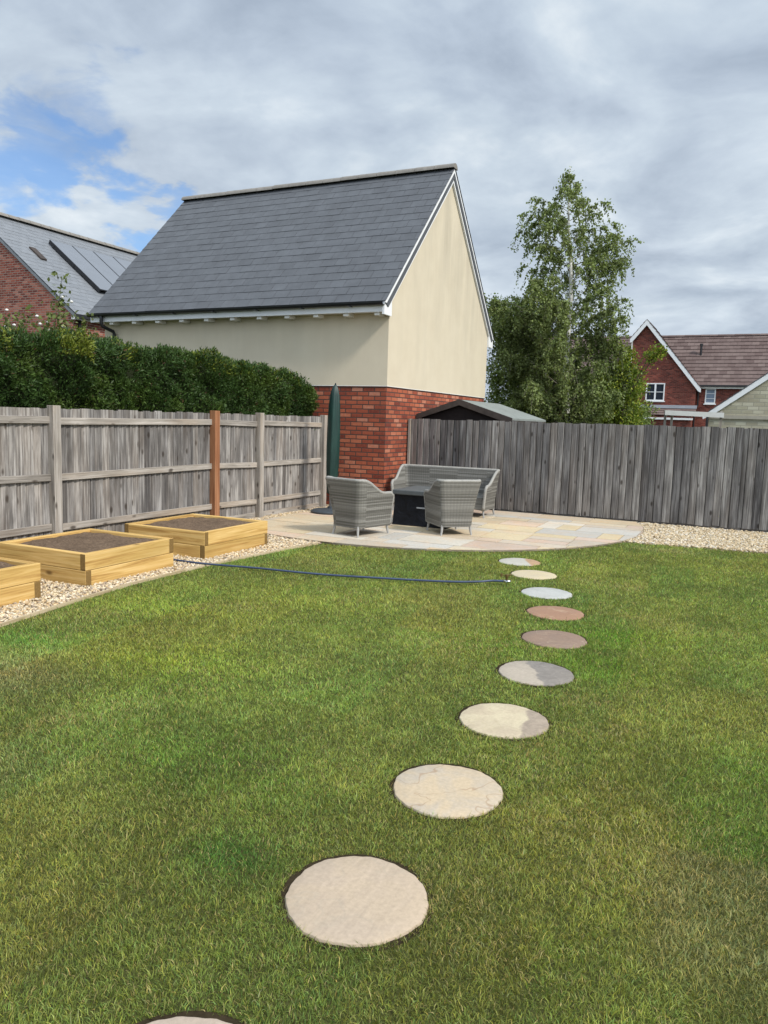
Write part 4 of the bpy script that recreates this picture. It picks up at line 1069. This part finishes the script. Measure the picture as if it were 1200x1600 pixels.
# ------------------------------------------------------------------ parasol
Pa = thing('parasol', 'closed garden parasol in a dark green cover by the brick wall', 'parasol', (-0.36, -1.22, FZ))
m = MB(); m.lathe([(0.0, 0.0), (0.30, 0.0), (0.315, 0.012), (0.315, 0.03), (0.29, 0.05), (0.1, 0.065), (0.05, 0.075), (0.05, 0.10), (0.0, 0.10)], 40); m.build('base', 'base_grey', Pa, smooth=True, local=True, auto=35)
m = MB(); m.tube([(0, 0, 0.06), (0.0, 0, 1.0), (0.045, 0, 2.0)], 0.022, 12); m.build('pole', 'alloy_leg', Pa, smooth=True, local=True)
m = MB(); seg = 28; prof = [(0.045, 0.30), (0.075, 0.33), (0.095, 0.5), (0.108, 0.8), (0.112, 1.1), (0.108, 1.45), (0.098, 1.7), (0.082, 1.88), (0.058, 1.98), (0.03, 2.03), (0.012, 2.05)]
vs = []
for r, z in prof:
    for k in range(seg):
        a = 2 * PI * k / seg; rr = r * 0.87 * (1 + 0.10 * math.sin(4 * a + z * 0.6) + 0.07 * math.sin(7 * a - z * 1.7))
        vs.append((rr * math.cos(a) + 0.022 * z, rr * math.sin(a), z))
fs = [(j * seg + k, j * seg + (k + 1) % seg, (j + 1) * seg + (k + 1) % seg, (j + 1) * seg + k) for j in range(len(prof) - 1) for k in range(seg)] + [tuple(range(seg - 1, -1, -1)), tuple((len(prof) - 1) * seg + k for k in range(seg))]
m.add(vs, fs); m.build('cover', 'green_cover', Pa, smooth=True, local=True)
m = MB(); m.tube([(0.045, 0, 2.04), (0.046, 0, 2.075)], [0.016, 0.008], 8); m.build('finial', 'black_plastic', Pa, local=True)

# ------------------------------------------------------------------ hose and sprinkler
def catmull(P, k=10):
    P = [np.array(p, float) for p in P]; P = [2 * P[0] - P[1]] + P + [2 * P[-1] - P[-2]]; out = []
    for i in range(1, len(P) - 2):
        for j in range(k):
            t = j / k; a, b, c, d = P[i - 1:i + 3]
            out.append(0.5 * (2 * b + (c - a) * t + (2 * a - 5 * b + 4 * c - d) * t * t + (3 * b - a - 3 * c + d) * t ** 3))
    out.append(P[-2]); return out
hp = [(-0.8, -5.80, 0.03), (-0.1, -5.74, 0.03), (0.30, -5.765, 0.032), (0.76, -5.77, 0.036), (1.35, -5.66, 0.036), (2.0, -5.575, 0.036), (2.7, -5.37, 0.036), (3.2, -5.20, 0.038), (3.45, -5.06, 0.042), (3.55, -4.98, 0.048), (3.665, -4.93, 0.05)]
m = MB(); m.tube(catmull(hp, 14), 0.0105, 8)
tag(m.build('garden_hose', 'hose_blue', smooth=True), 'thin blue garden hose lying across the lawn to the sprinkler', 'hose')
Sp = thing('sprinkler', 'small brass lawn sprinkler on a spike at the end of the hose', 'sprinkler', (3.69, -4.93, 0))
m = MB(); m.tube([(0, 0, -0.06), (0, 0, 0.045)], [0.004, 0.011], 8); m.build('spike', 'chrome', Sp, local=True)
m = MB(); m.tube([(-0.03, 0, 0.05), (0.035, 0.01, 0.05)], 0.013, 10); m.build('connector', 'chrome', Sp, local=True, smooth=True)
m = MB(); m.tube([(0, 0, 0.06), (0, 0, 0.085), (0, 0, 0.10), (0, 0, 0.118)], [0.012, 0.012, 0.017, 0.014], 10); m.tube([(-0.005, 0, 0.105), (0.045, 0.01, 0.118)], [0.009, 0.006], 8); m.tube([(0, 0, 0.11), (-0.05, -0.01, 0.108)], [0.005, 0.005], 8); m.tube([(-0.05, -0.01, 0.092), (-0.05, -0.01, 0.124)], [0.010, 0.010], 8)
m.build('nozzle', 'brass', Sp, local=True, smooth=True, auto=40)

# ------------------------------------------------------------------ hedge
def hedge():
    rng = np.random.default_rng(11)
    T = thing('hedge', 'dense dark green clipped hedge behind the left fence', 'hedge', (-1.9, -5, 0))
    Y0, Y1 = -10.4, -0.42
    def top(y): return np.interp(y, [-10.4, -7, -4.6, -2.6, -1.3, -0.75, -0.42], [2.34, 2.36, 2.38, 2.38, 2.30, 2.17, 2.0])
    def xf(y): return fence_x(y) - 0.26
    # core
    N = 120; ys = np.linspace(Y0, Y1 - 0.12, N); m = MB(); R = 9
    vs = []
    for y in ys:
        t = top(y) - 0.16; x1 = xf(y) - 0.14; x0 = x1 - 0.75
        ring = [(x1, 0.0), (x1, t * 0.5), (x1, t - 0.15), (x1 - 0.12, t), (x0 + 0.15, t), (x0, t - 0.15), (x0, 0.0)]
        vs += [(a + 0.05 * (vnoise(np.array([y]), np.array([z * 2 + a]), 0.3, 2)[0] - .5), y, z) for a, z in ring]
    fs = [(j * 7 + i, j * 7 + i + 1, (j + 1) * 7 + i + 1, (j + 1) * 7 + i) for j in range(N - 1) for i in range(6)] + [tuple((N - 1) * 7 + i for i in range(7)), tuple(range(6, -1, -1))]
    m.add(vs, fs); m.build('branches', 'hedge_twigs', T)
    # leaves over front, top and the end face
    n = 190000
    u = rng.random(n); y = rng.uniform(Y0, Y1, n) ; t = top(y)
    face = rng.choice(3, n, p=[0.56, 0.36, 0.08])
    x = np.empty(n); z = np.empty(n); Nn = np.zeros((n, 3))
    f = face == 0; z[f] = 1.25 + (t[f] - 1.25) * rng.random(f.sum()) ** 0.9; x[f] = xf(y[f]); Nn[f] = (1, -0.1, 0.25)
    f = face == 1; w = rng.random(f.sum()); z[f] = t[f]; x[f] = xf(y[f]) - 0.02 - w * 0.95; Nn[f] = (0.15, 0, 1)
    f = face == 2; y[f] = Y1; z[f] = 1.2 + rng.random(f.sum()) * 0.85; x[f] = xf(y[f]) - rng.random(f.sum()) * 0.9; Nn[f] = (0.2, 1, 0.2)
    # lumpy surface: clumps of shoots stand out, hollows go in
    bump = (fbm(y + x * 0.5, z + x * 0.7, 0.34, 17) - 0.5) * np.where(face == 1, 0.34, 0.52) + (fbm(y * 1.3, z * 1.2 + x, 0.12, 18) - 0.5) * 0.16
    dep = bump - rng.random(n) ** 2 * 0.12
    # round the shoulder
    sh = np.clip((z - (t - 0.18)) / 0.18, 0, 1) * (face == 0); dep -= 0.10 * sh ** 2
    P = np.stack([x, y, z], 1) + unit(Nn) * dep[:, None] + rng.normal(0, 0.012, (n, 3))
    Dr = unit(Nn) * 0.75 + rng.normal(0, 0.62, (n, 3)) + np.array([0, 0, 0.35]) + np.stack([np.zeros(n), (vnoise(y, z, 0.25, 3) - .5) * 1.6, (vnoise(y, z, 0.25, 4) - .5) * 1.6], 1)
    L = rng.uniform(0.026, 0.062, n); W = L * rng.uniform(0.24, 0.42, n)
    V, Tr = leaf_verts(P, L, W, Dr, rng)
    c = np.tile(np.array([[0.042, 0.078, 0.020]]), (n, 1)) * rng.uniform(0.55, 1.5, (n, 1))
    k = fbm(y, z, 0.5, 33); warm = np.clip((k - 0.5) * 4, 0, 1)
    c = c * (1 + warm[:, None] * np.array([[0.6, 0.35, 0.0]]))
    new = ((z > t - 0.22) & (rng.random(n) < np.clip(0.18 + (fbm(y, x, 0.5, 61) - 0.45) * 3.0, 0, 0.75) * np.where(y < -5.2, 1.9, 0.6)))
    c[new] = np.array([0.17, 0.20, 0.030]) * rng.uniform(0.5, 1.3, (new.sum(), 1))
    br = rng.random(n) < 0.02; c[br] = np.array([0.10, 0.06, 0.03]) * rng.uniform(0.5, 1.2, (br.sum(), 1))
    np_mesh('foliage', V, None, 'hedge_leaf', np.repeat(c, 4, 0), Tr, T)
hedge()

# ------------------------------------------------------------------ trees
def leafy(parent, P, rng, col, size=(0.05, 0.08), ratio=(0.5, 0.75), droop=0.5, spread=0.8, var=(0.6, 1.4), alt=None, alt_p=0.0):
    n = len(P); Dr = rng.normal(0, spread, (n, 3)) + np.array([0, 0, -droop])
    L = rng.uniform(*size, n); W = L * rng.uniform(*ratio, n)
    V, Tr = leaf_verts(P, L, W, Dr, rng, 0.15)
    c = np.tile(np.array([col]), (n, 1)) * rng.uniform(*var, (n, 1))
    if alt is not None:
        a = rng.random(n) < alt_p; c[a] = np.array(alt) * rng.uniform(*var, (a.sum(), 1))
    return np_mesh('crown', V, None, 'leaf', np.repeat(c, 4, 0), Tr, parent)

def birch(name, label, base, height, env, nbr, rng, twigs, col, r0=0.075, lean=-0.3, bare=0.5, extra=(), clip_x=None):
    """env(z, side) = reach of the crown to the left/right at height z"""
    T = thing(name, label, 'tree', (base[0], base[1], 0))
    zs = np.linspace(0, height, 30); ph = rng.random() * 6
    cx = lambda z: base[0] + lean * z / height + 0.05 * math.sin(z * 1.5 + ph) * min(1, z / 2)
    cy = lambda z: base[1] + 0.06 * math.sin(z * 1.1 + ph * 2)
    m = MB(); m.tube([(cx(z), cy(z), z) for z in zs], [max(0.008, r0 * (1 - z / height) ** 0.75) for z in zs], 9); m.build('trunk', 'birch_bark', T, smooth=True)
    limbs = MB(); pts = []
    blist = []
    for i in range(nbr):
        f = (i + rng.random()) / nbr; z0 = bare + (height - bare - 0.15) * (f ** 0.9)
        az = i * 2.39996 + rng.normal(0, 0.3); blist.append((z0, az, 1.0, None))
    blist += [(z0, az, sc, rise) for z0, az, sc, rise in extra]
    for z0, az, sc, rise in blist:
        ca, sa_ = math.cos(az), math.sin(az)
        side = 1 if ca * 0.903 + sa_ * 0.43 > 0 else -1
        rs = (0.75 * (1 - z0 / height) + 0.35) if rise is None else rise
        # reach is limited by the crown outline at the height the branch ends
        reach = 0.4
        for _ in range(4): reach = env(z0 + rs * reach * 0.75, side) * (0.82 + 0.18 * abs(ca))
        reach *= sc * rng.uniform(0.55, 1.06)
        if reach < 0.06: reach = 0.06
        pl = []; L = 9
        for j in range(L + 1):
            t = j / L; pl.append(np.array([cx(z0) + ca * reach * t, cy(z0) + sa_ * reach * t, z0 + rs * reach * (1.5 * t - 0.65 * t * t) * 0.9]))
        for j in range(1, L + 1): pl[j] = pl[j] + rng.normal(0, 0.025 * reach, 3)
        limbs.tube(pl, [max(0.004, 0.018 * (reach / 2) * (1 - t * 0.85)) for t in np.linspace(0, 1, L + 1)], 5, caps=False)
        nt_ = max(3, int(twigs * reach * (1.0 if z0 < height * 0.55 else 0.56)))
        for q in range(nt_):
            t = 0.22 + 0.78 * rng.random() ** 0.75; i0 = min(L - 1, int(t * L)); p = pl[i0] + (pl[i0 + 1] - pl[i0]) * (t * L - i0)
            ta = az + rng.normal(0, 0.9); out = rng.uniform(0.08, 0.32) * min(1, reach); hang = rng.uniform(0.12, 0.62) * min(1.0, 0.35 + reach * 0.5)
            K = max(4, int((out + hang) / 0.032)); tw = []
            for j in range(K):
                s_ = j / (K - 1); tw.append(p + np.array([math.cos(ta) * out * s_, math.sin(ta) * out * s_, 0.10 * out * math.sin(s_ * 2.2) - hang * s_ ** 1.8]))
            tw = np.array(tw); pts.append(np.repeat(tw, 2, 0) + rng.normal(0, 0.022, (K * 2, 3)))
            if q % 3 == 0: limbs.tube([tw[0], tw[K // 2], tw[-1]], [0.004, 0.003, 0.002], 3, caps=False)
        pts.append(np.repeat(np.array(pl[3:]), 4, 0) + rng.normal(0, 0.05, (4 * (L - 2), 3)))
    # leader tip
    tip = np.stack([np.array([cx(z), cy(z), z]) for z in np.linspace(height - 0.55, height + 0.02, 40)]); pts.append(tip + rng.normal(0, 0.035, tip.shape))
    limbs.build('limbs', 'twig_bark', T)
    P = np.concatenate(pts)
    # the stem shows through: thin the twigs hanging right in front of it
    ax_ = base[0] + lean * P[:, 2] / height; ay_ = base[1]
    lat = (P[:, 0] - ax_) * 0.92 + (P[:, 1] - ay_) * 0.39; front = (P[:, 0] - ax_) * 0.39 - (P[:, 1] - ay_) * 0.92
    P = P[~((np.abs(lat) < 0.13 + 0.08 * np.sin(P[:, 2] * 3)) & (front > 0) & (P[:, 2] < height * 0.86) & (rng.random(len(P)) < 0.8))]
    if clip_x is not None: P = P[P[:, 0] > clip_x]
    leafy(T, P, rng, col, (0.045, 0.078), (0.6, 0.85), 0.7, 0.7, (0.5, 1.5), (0.16, 0.18, 0.07), 0.14)
    return T, len(P)

EZ_ = np.array([1.2, 1.9, 2.9, 3.6, 4.1, 4.6, 4.95, 5.25, 5.6, 6.1, 6.5, 6.9, 7.2, 7.45, 7.75, 8.0])
EL_ = np.array([1.6, 1.75, 1.85, 1.95, 2.0, 2.0, 1.9, 1.35, 1.2, 1.25, 1.32, 1.25, 0.98, 0.5, 0.2, 0.05])
ER_ = np.array([1.75, 1.85, 1.8, 1.65, 1.5, 1.42, 1.42, 1.42, 1.48, 1.45, 1.35, 1.15, 0.88, 0.55, 0.2, 0.05])
env = lambda z, s: float(np.interp(z, EZ_, EL_ if s < 0 else ER_))
rb = np.random.default_rng(3)
_, nl = birch('birch_tree', 'tall silver birch with a white trunk and drooping twigs behind the fence', (1.44, 8.0), 7.95, env, 118, rb, 20, (0.185, 0.225, 0.085), 0.105, -0.34,
      extra=[(4.3, PI, 1.08, 0.30), (4.6, PI - 0.3, 1.05, 0.2), (4.0, PI + 0.5, 1.0, 0.3), (3.0, PI, 1.0, 0.5), (4.4, 0.35, 1.0, 0.3), (3.6, PI - 0.2, 1.05, 0.55), (3.9, PI + 0.3, 1.05, 0.5), (3.2, 0.3, 1.0, 0.8), (5.3, 0.1, 1.05, 0.35), (5.9, 3.3, 1.1, 0.3), (5.6, 0.45, 1.1, 0.15)])
print('birch leaves', nl)
env2 = lambda z, s: float(np.interp(z, [0.8, 2, 3, 3.8, 4.4], [1.2, 1.35, 1.2, 0.8, 0.1]))
birch('birch_tree', 'smaller birch with a thin pale stem left of the tall birch', (0.62, 8.2), 4.3, env2, 34, np.random.default_rng(8), 24, (0.175, 0.215, 0.078), 0.05, 0.1, bare=0.5, clip_x=-0.9)

def clump_tree(name, label, base, clumps, nleaf, col, rng, size, alt, alt_p, cat='tree', trunk_r=0.08, droop=0.4):
    T = thing(name, label, cat, (base[0], base[1], 0))
    top = max(c[2] for c, r in clumps)
    m = MB(); m.tube([(base[0], base[1], 0), (base[0] + 0.05, base[1], top * 0.4), (base[0], base[1] + 0.05, top * 0.85)], [trunk_r, trunk_r * 0.7, trunk_r * 0.25], 8); m.build('trunk', 'bark', T, smooth=True)
    lm = MB(); Ps = []
    vol = np.array([r[0] * r[1] * r[2] for c, r in clumps]) ** 0.67; vol /= vol.sum()
    for (c, r), v in zip(clumps, vol):
        z0 = max(0.4, c[2] * 0.55)
        lm.tube([(base[0], base[1], z0), ((base[0] + c[0]) / 2, (base[1] + c[1]) / 2, (z0 + c[2]) / 2 + 0.1), c], [trunk_r * 0.5, trunk_r * 0.3, 0.01], 5, caps=False)
        n = int(nleaf * v); k = max(8, n // 26)
        dirs = unit(rng.normal(size=(k, 3))); rad = rng.uniform(0.55, 1.02, (k, 1))
        cen = np.array(c) + dirs * rad * np.array(r)
        p = np.repeat(cen, 26, 0) + rng.normal(0, 1, (k * 26, 3)) * np.array([0.075, 0.075, 0.085]); Ps.append(p)
    lm.build('limbs', 'bark', T)
    P = np.concatenate(Ps)
    leafy(T, P, rng, col, size, (0.5, 0.8), droop, 0.8, (0.5, 1.5), alt, alt_p)
    return T
clump_tree('leafy_tree', 'dark green bushy tree close behind the cream gable wall', (-0.25, 9.2),
    [((-0.55, 9.1, 1.5), (0.75, 0.6, 0.8)), ((-0.35, 9.1, 2.4), (0.85, 0.6, 0.8)), ((-0.6, 9.1, 3.2), (0.65, 0.6, 0.7)), ((-0.75, 9.1, 4.0), (0.55, 0.5, 0.6)), ((-0.55, 9.1, 4.55), (0.5, 0.45, 0.4)), ((0.2, 9.3, 1.8), (0.7, 0.6, 0.8)), ((0.05, 9.3, 3.0), (0.6, 0.5, 0.7)), ((-0.95, 9.0, 4.75), (0.3, 0.3, 0.22)), ((-0.2, 9.2, 4.1), (0.45, 0.4, 0.5))],
    30000, (0.17, 0.222, 0.072), np.random.default_rng(21), (0.05, 0.085), (0.14, 0.17, 0.045), 0.2)
clump_tree('leafy_shrub', 'bright yellow green shrub to the right of the birch', (2.65, 8.3),
    [((2.70, 8.2, 1.3), (0.55, 0.5, 0.6)), ((2.80, 8.3, 1.95), (0.42, 0.45, 0.5)), ((2.78, 8.3, 2.6), (0.42, 0.4, 0.45)), ((2.80, 8.25, 3.1), (0.33, 0.3, 0.3)), ((2.5, 8.3, 3.45), (0.3, 0.3, 0.25)), ((3.28, 8.2, 3.33), (0.16, 0.16, 0.10)), ((3.45, 8.25, 3.42), (0.12, 0.12, 0.07)), ((2.3, 8.2, 2.2), (0.5, 0.5, 0.7)), ((3.0, 8.2, 1.3), (0.35, 0.4, 0.5))],
    9000, (0.13, 0.18, 0.03), np.random.default_rng(22), (0.05, 0.085), (0.25, 0.27, 0.04), 0.35, 'shrub', 0.05)
clump_tree('leafy_tree', 'low mid green tree filling the space under the birch branches', (1.7, 9.6),
    [((1.1, 9.6, 1.5), (0.9, 0.7, 0.9)), ((2.0, 9.5, 1.5), (0.9, 0.7, 0.9)), ((2.7, 9.5, 1.7), (0.7, 0.6, 0.8)), ((1.6, 9.7, 2.4), (1.0, 0.7, 0.8)), ((2.3, 9.6, 2.6), (0.7, 0.6, 0.7)), ((0.9, 9.6, 2.6), (0.7, 0.6, 0.7))],
    26000, (0.16, 0.21, 0.072), np.random.default_rng(23), (0.05, 0.085), (0.15, 0.18, 0.055), 0.25)
# climbing rose like sapling showing over the hedge
def sapling():
    rng = np.random.default_rng(31)
    T = thing('garden_shrub', 'loose leafy shrub with pale buds showing above the hedge, before the brick gable', 'shrub', (-3.5, -4.1, 0))
    m = MB(); Ps = []; buds = []
    stems = [(-3.2, -3.97, 3.42), (-3.28, -4.0, 3.10), (-3.52, -4.11, 2.85), (-3.03, -3.88, 2.93), (-3.85, -4.27, 2.72), (-3.19, -3.96, 2.74), (-3.7, -4.2, 2.95), (-2.95, -3.85, 2.72), (-3.4, -4.05, 2.72), (-3.95, -4.32, 2.88), (-2.9, -3.8, 2.80), (-3.35, -3.9, 2.95), (-4.15, -4.5, 2.8)]
    for sx, sy, sz in stems:
        b0 = np.array([-3.5 + rng.normal(0, 0.1), -4.1 + rng.normal(0, 0.1), 0]); e = np.array([sx, sy, sz]); mid = (b0 + e) / 2 + np.array([0, 0, 0.4])
        pl = [b0 * (1 - t) ** 2 + 2 * mid * t * (1 - t) + e * t * t for t in np.linspace(0, 1, 12)]
        m.tube(pl, [0.012 * (1 - t * 0.75) for t in np.linspace(0, 1, 12)], 5, caps=False)
        for t in np.linspace(0.62, 1.0, 16):
            p = b0 * (1 - t) ** 2 + 2 * mid * t * (1 - t) + e * t * t
            Ps.append(p + rng.normal(0, 0.075, (5, 3)))
        if rng.random() < 0.8: buds += [e + rng.normal(0, 0.06, 3) for _ in range(2)]
    m.build('stems', 'bark', T)
    P = np.concatenate(Ps); leafy(T, P, rng, (0.11, 0.135, 0.045), (0.06, 0.10), (0.5, 0.7), 0.3, 0.8, (0.6, 1.5), (0.22, 0.23, 0.11), 0.15)
    for p in buds:
        m = MB(); m.lathe([(0.002, p[2] - 0.02), (0.022, p[2] - 0.008), (0.024, p[2] + 0.01), (0.002, p[2] + 0.02)], 8, (p[0], p[1]))
        m.build('flower_bud', 'off_white_paint', T, smooth=True)
sapling()

# ------------------------------------------------------------------ camera
cd = bpy.data.cameras.new('camera'); cam = bpy.data.objects.new('camera', cd); COL.objects.link(cam)
cd.sensor_fit = 'VERTICAL'; cd.sensor_height = 24; cd.lens = 24 * 1190 / 1600; cd.clip_end = 2000; cd.clip_start = 0.05
R_ = Vector((0.901032, 0.432752, 0.029451)); U_ = Vector((-0.07839, 0.095683, 0.99232)); F_ = Vector((-0.426611, 0.896421, -0.120137))
M = Matrix(((R_.x, U_.x, -F_.x, 5.691), (R_.y, U_.y, -F_.y, -11.91), (R_.z, U_.z, -F_.z, 1.55), (0, 0, 0, 1)))
cam.matrix_world = M
SC.camera = cam

# ------------------------------------------------------------------ light
sd = Vector((0.72, -0.20, 0.66)).normalized()
L = bpy.data.lights.new('sun', 'SUN'); L.energy = 2.7; L.angle = math.radians(9); L.color = (1.0, 0.955, 0.88)
so = bpy.data.objects.new('sun', L); COL.objects.link(so); so.rotation_euler = sd.to_track_quat('Z', 'Y').to_euler(); so.location = (20, -10, 30)
el = math.asin(sd.z); rot = math.atan2(sd.x, sd.y)

W = bpy.data.worlds.new('World'); SC.world = W; W.use_nodes = True
g = NT(W.node_tree); bg = W.node_tree.nodes['Background']; bg.inputs['Strength'].default_value = 0.1
sky = g.n('ShaderNodeTexSky', {'sky_type': 'NISHITA', 'sun_disc': False, 'sun_elevation': el, 'sun_rotation': rot, 'air_density': 1.0, 'dust_density': 0.6, 'ozone_density': 2.0})
d = g.vmath('NORMALIZE', W.node_tree.nodes.new('ShaderNodeTexCoord').outputs['Generated'])
sp = g.n('ShaderNodeSeparateXYZ', None, i0=d)
zz = g.math('ADD', g.math('MAXIMUM', sp.outputs[2], 0.0), 0.22)
pv = g.n('ShaderNodeCombineXYZ', None, i0=g.math('DIVIDE', sp.outputs[0], zz), i1=g.math('DIVIDE', sp.outputs[1], zz)).outputs[0]
n1 = g.noise(pv, 1.5, 8, 0.52, 0.5); n2 = g.noise(g.map(pv, (1, 1, 1), (7.3, 2.1, 0)), 3.2, 7, 0.55, 0.3)
n3 = g.noise(g.map(pv, (1, 1, 1), (3.1, 9.2, 0)), 0.8, 4, 0.5)
v = g.math('ADD', g.math('MULTIPLY', n1, 0.5), g.math('ADD', g.math('MULTIPLY', n2, 0.24), g.math('MULTIPLY', n3, 0.22)))
n5 = g.noise(g.map(pv, (1, 1, 1), (0.10, -0.05, 0)), 1.5, 8, 0.52, 0.5); n6 = g.noise(g.map(pv, (1, 1, 1), (7.36, 2.06, 0)), 3.2, 7, 0.55, 0.3)
v = g.math('ADD', v, g.math('ADD', g.math('MULTIPLY', g.math('SUBTRACT', n1, n5), 0.22), g.math('MULTIPLY', g.math('SUBTRACT', n2, n6), 0.13)))
cloud = g.ramp(v, [(0.37, (2.75, 3.3, 4.1)), (0.45, (3.5, 4.12, 4.95)), (0.52, (4.2, 4.87, 5.6)), (0.61, (5.7, 6.2, 6.6))])
# brighter band low down, whiter near the horizon
cloud = g.mix(g.rng(sp.outputs[2], 0.5, 0.08, 0, 0.35), cloud, g.mix(g.rng(n2, 0.35, 0.65), (3.0, 3.5, 4.0), (6.0, 6.5, 6.9)))
# openings of blue sky (directions in the world)
def blob(c, r0, amt):
    c = Vector(c).normalized()
    dd = g.vmath('DISTANCE', d, tuple(c)); dd = g.math('ADD', dd, g.math('MULTIPLY', g.math('SUBTRACT', n2, 0.52), 0.42))
    return g.math('MULTIPLY', g.rng(dd, r0, 0.0, 0, 1, True), amt)
hs = [blob(c, r, a) for c, r, a in (
    ((-0.682, 0.687, 0.250), 0.085, 1.5), ((-0.650, 0.722, 0.228), 0.055, 1.4), ((-0.725, 0.637, 0.262), 0.085, 1.4), ((-0.76, 0.60, 0.25), 0.09, 1.2), ((-0.672, 0.655, 0.338), 0.10, 1.0), ((-0.735, 0.605, 0.31), 0.11, 0.85), ((-0.64, 0.70, 0.31), 0.06, 0.55))]
h = hs[0]
for q in hs[1:]: h = g.math('MAXIMUM', h, q)
n4 = g.noise(g.map(d, (9, 9, 20)), 1.0, 7, 0.55, 0.6)
h = g.rng(g.math('ADD', h, g.math('MULTIPLY', g.math('SUBTRACT', n4, 0.5), 2.2)), 0.5, 1.6, 0, 0.8, True)
h = g.math('MULTIPLY', h, g.rng(g.math('MAXIMUM', hs[0], g.math('MAXIMUM', hs[1], g.math('MAXIMUM', hs[2], g.math('MAXIMUM', hs[3], g.math('MAXIMUM', hs[4], hs[5]))))), 0.0, 0.25))
# added fill light: cloud out of view brightened overhead and behind the camera
view = Vector((-0.4266, 0.8964, 0.12)).normalized()
bo = g.math('ADD', g.rng(sp.outputs[2], 0.48, 0.85, 0, 0.8, True), g.rng(g.vmath('DOT_PRODUCT', d, tuple(view)), 0.45, -0.4, 0, 0.75, True))
cloud = g.mix(1.0, cloud, g.n('ShaderNodeCombineColor', None, i0=g.math('ADD', bo, 1.0), i1=g.math('ADD', bo, 1.0), i2=g.math('ADD', bo, 1.0)).outputs[0], 'MULTIPLY')
skyc = g.mix(1.0, sky.outputs[0], (0.72, 0.92, 1.12), 'MULTIPLY')
col = g.mix(h, cloud, skyc)
g.put(bg.inputs['Color'], col)

SC.view_settings.view_transform = 'Standard'; SC.view_settings.look = 'None'; SC.view_settings.exposure = 0.5; SC.view_settings.gamma = 1.0
SC.render.film_transparent = False
SC.cycles.max_bounces = 8; SC.cycles.transparent_max_bounces = 8
SC.cycles.use_denoising = True
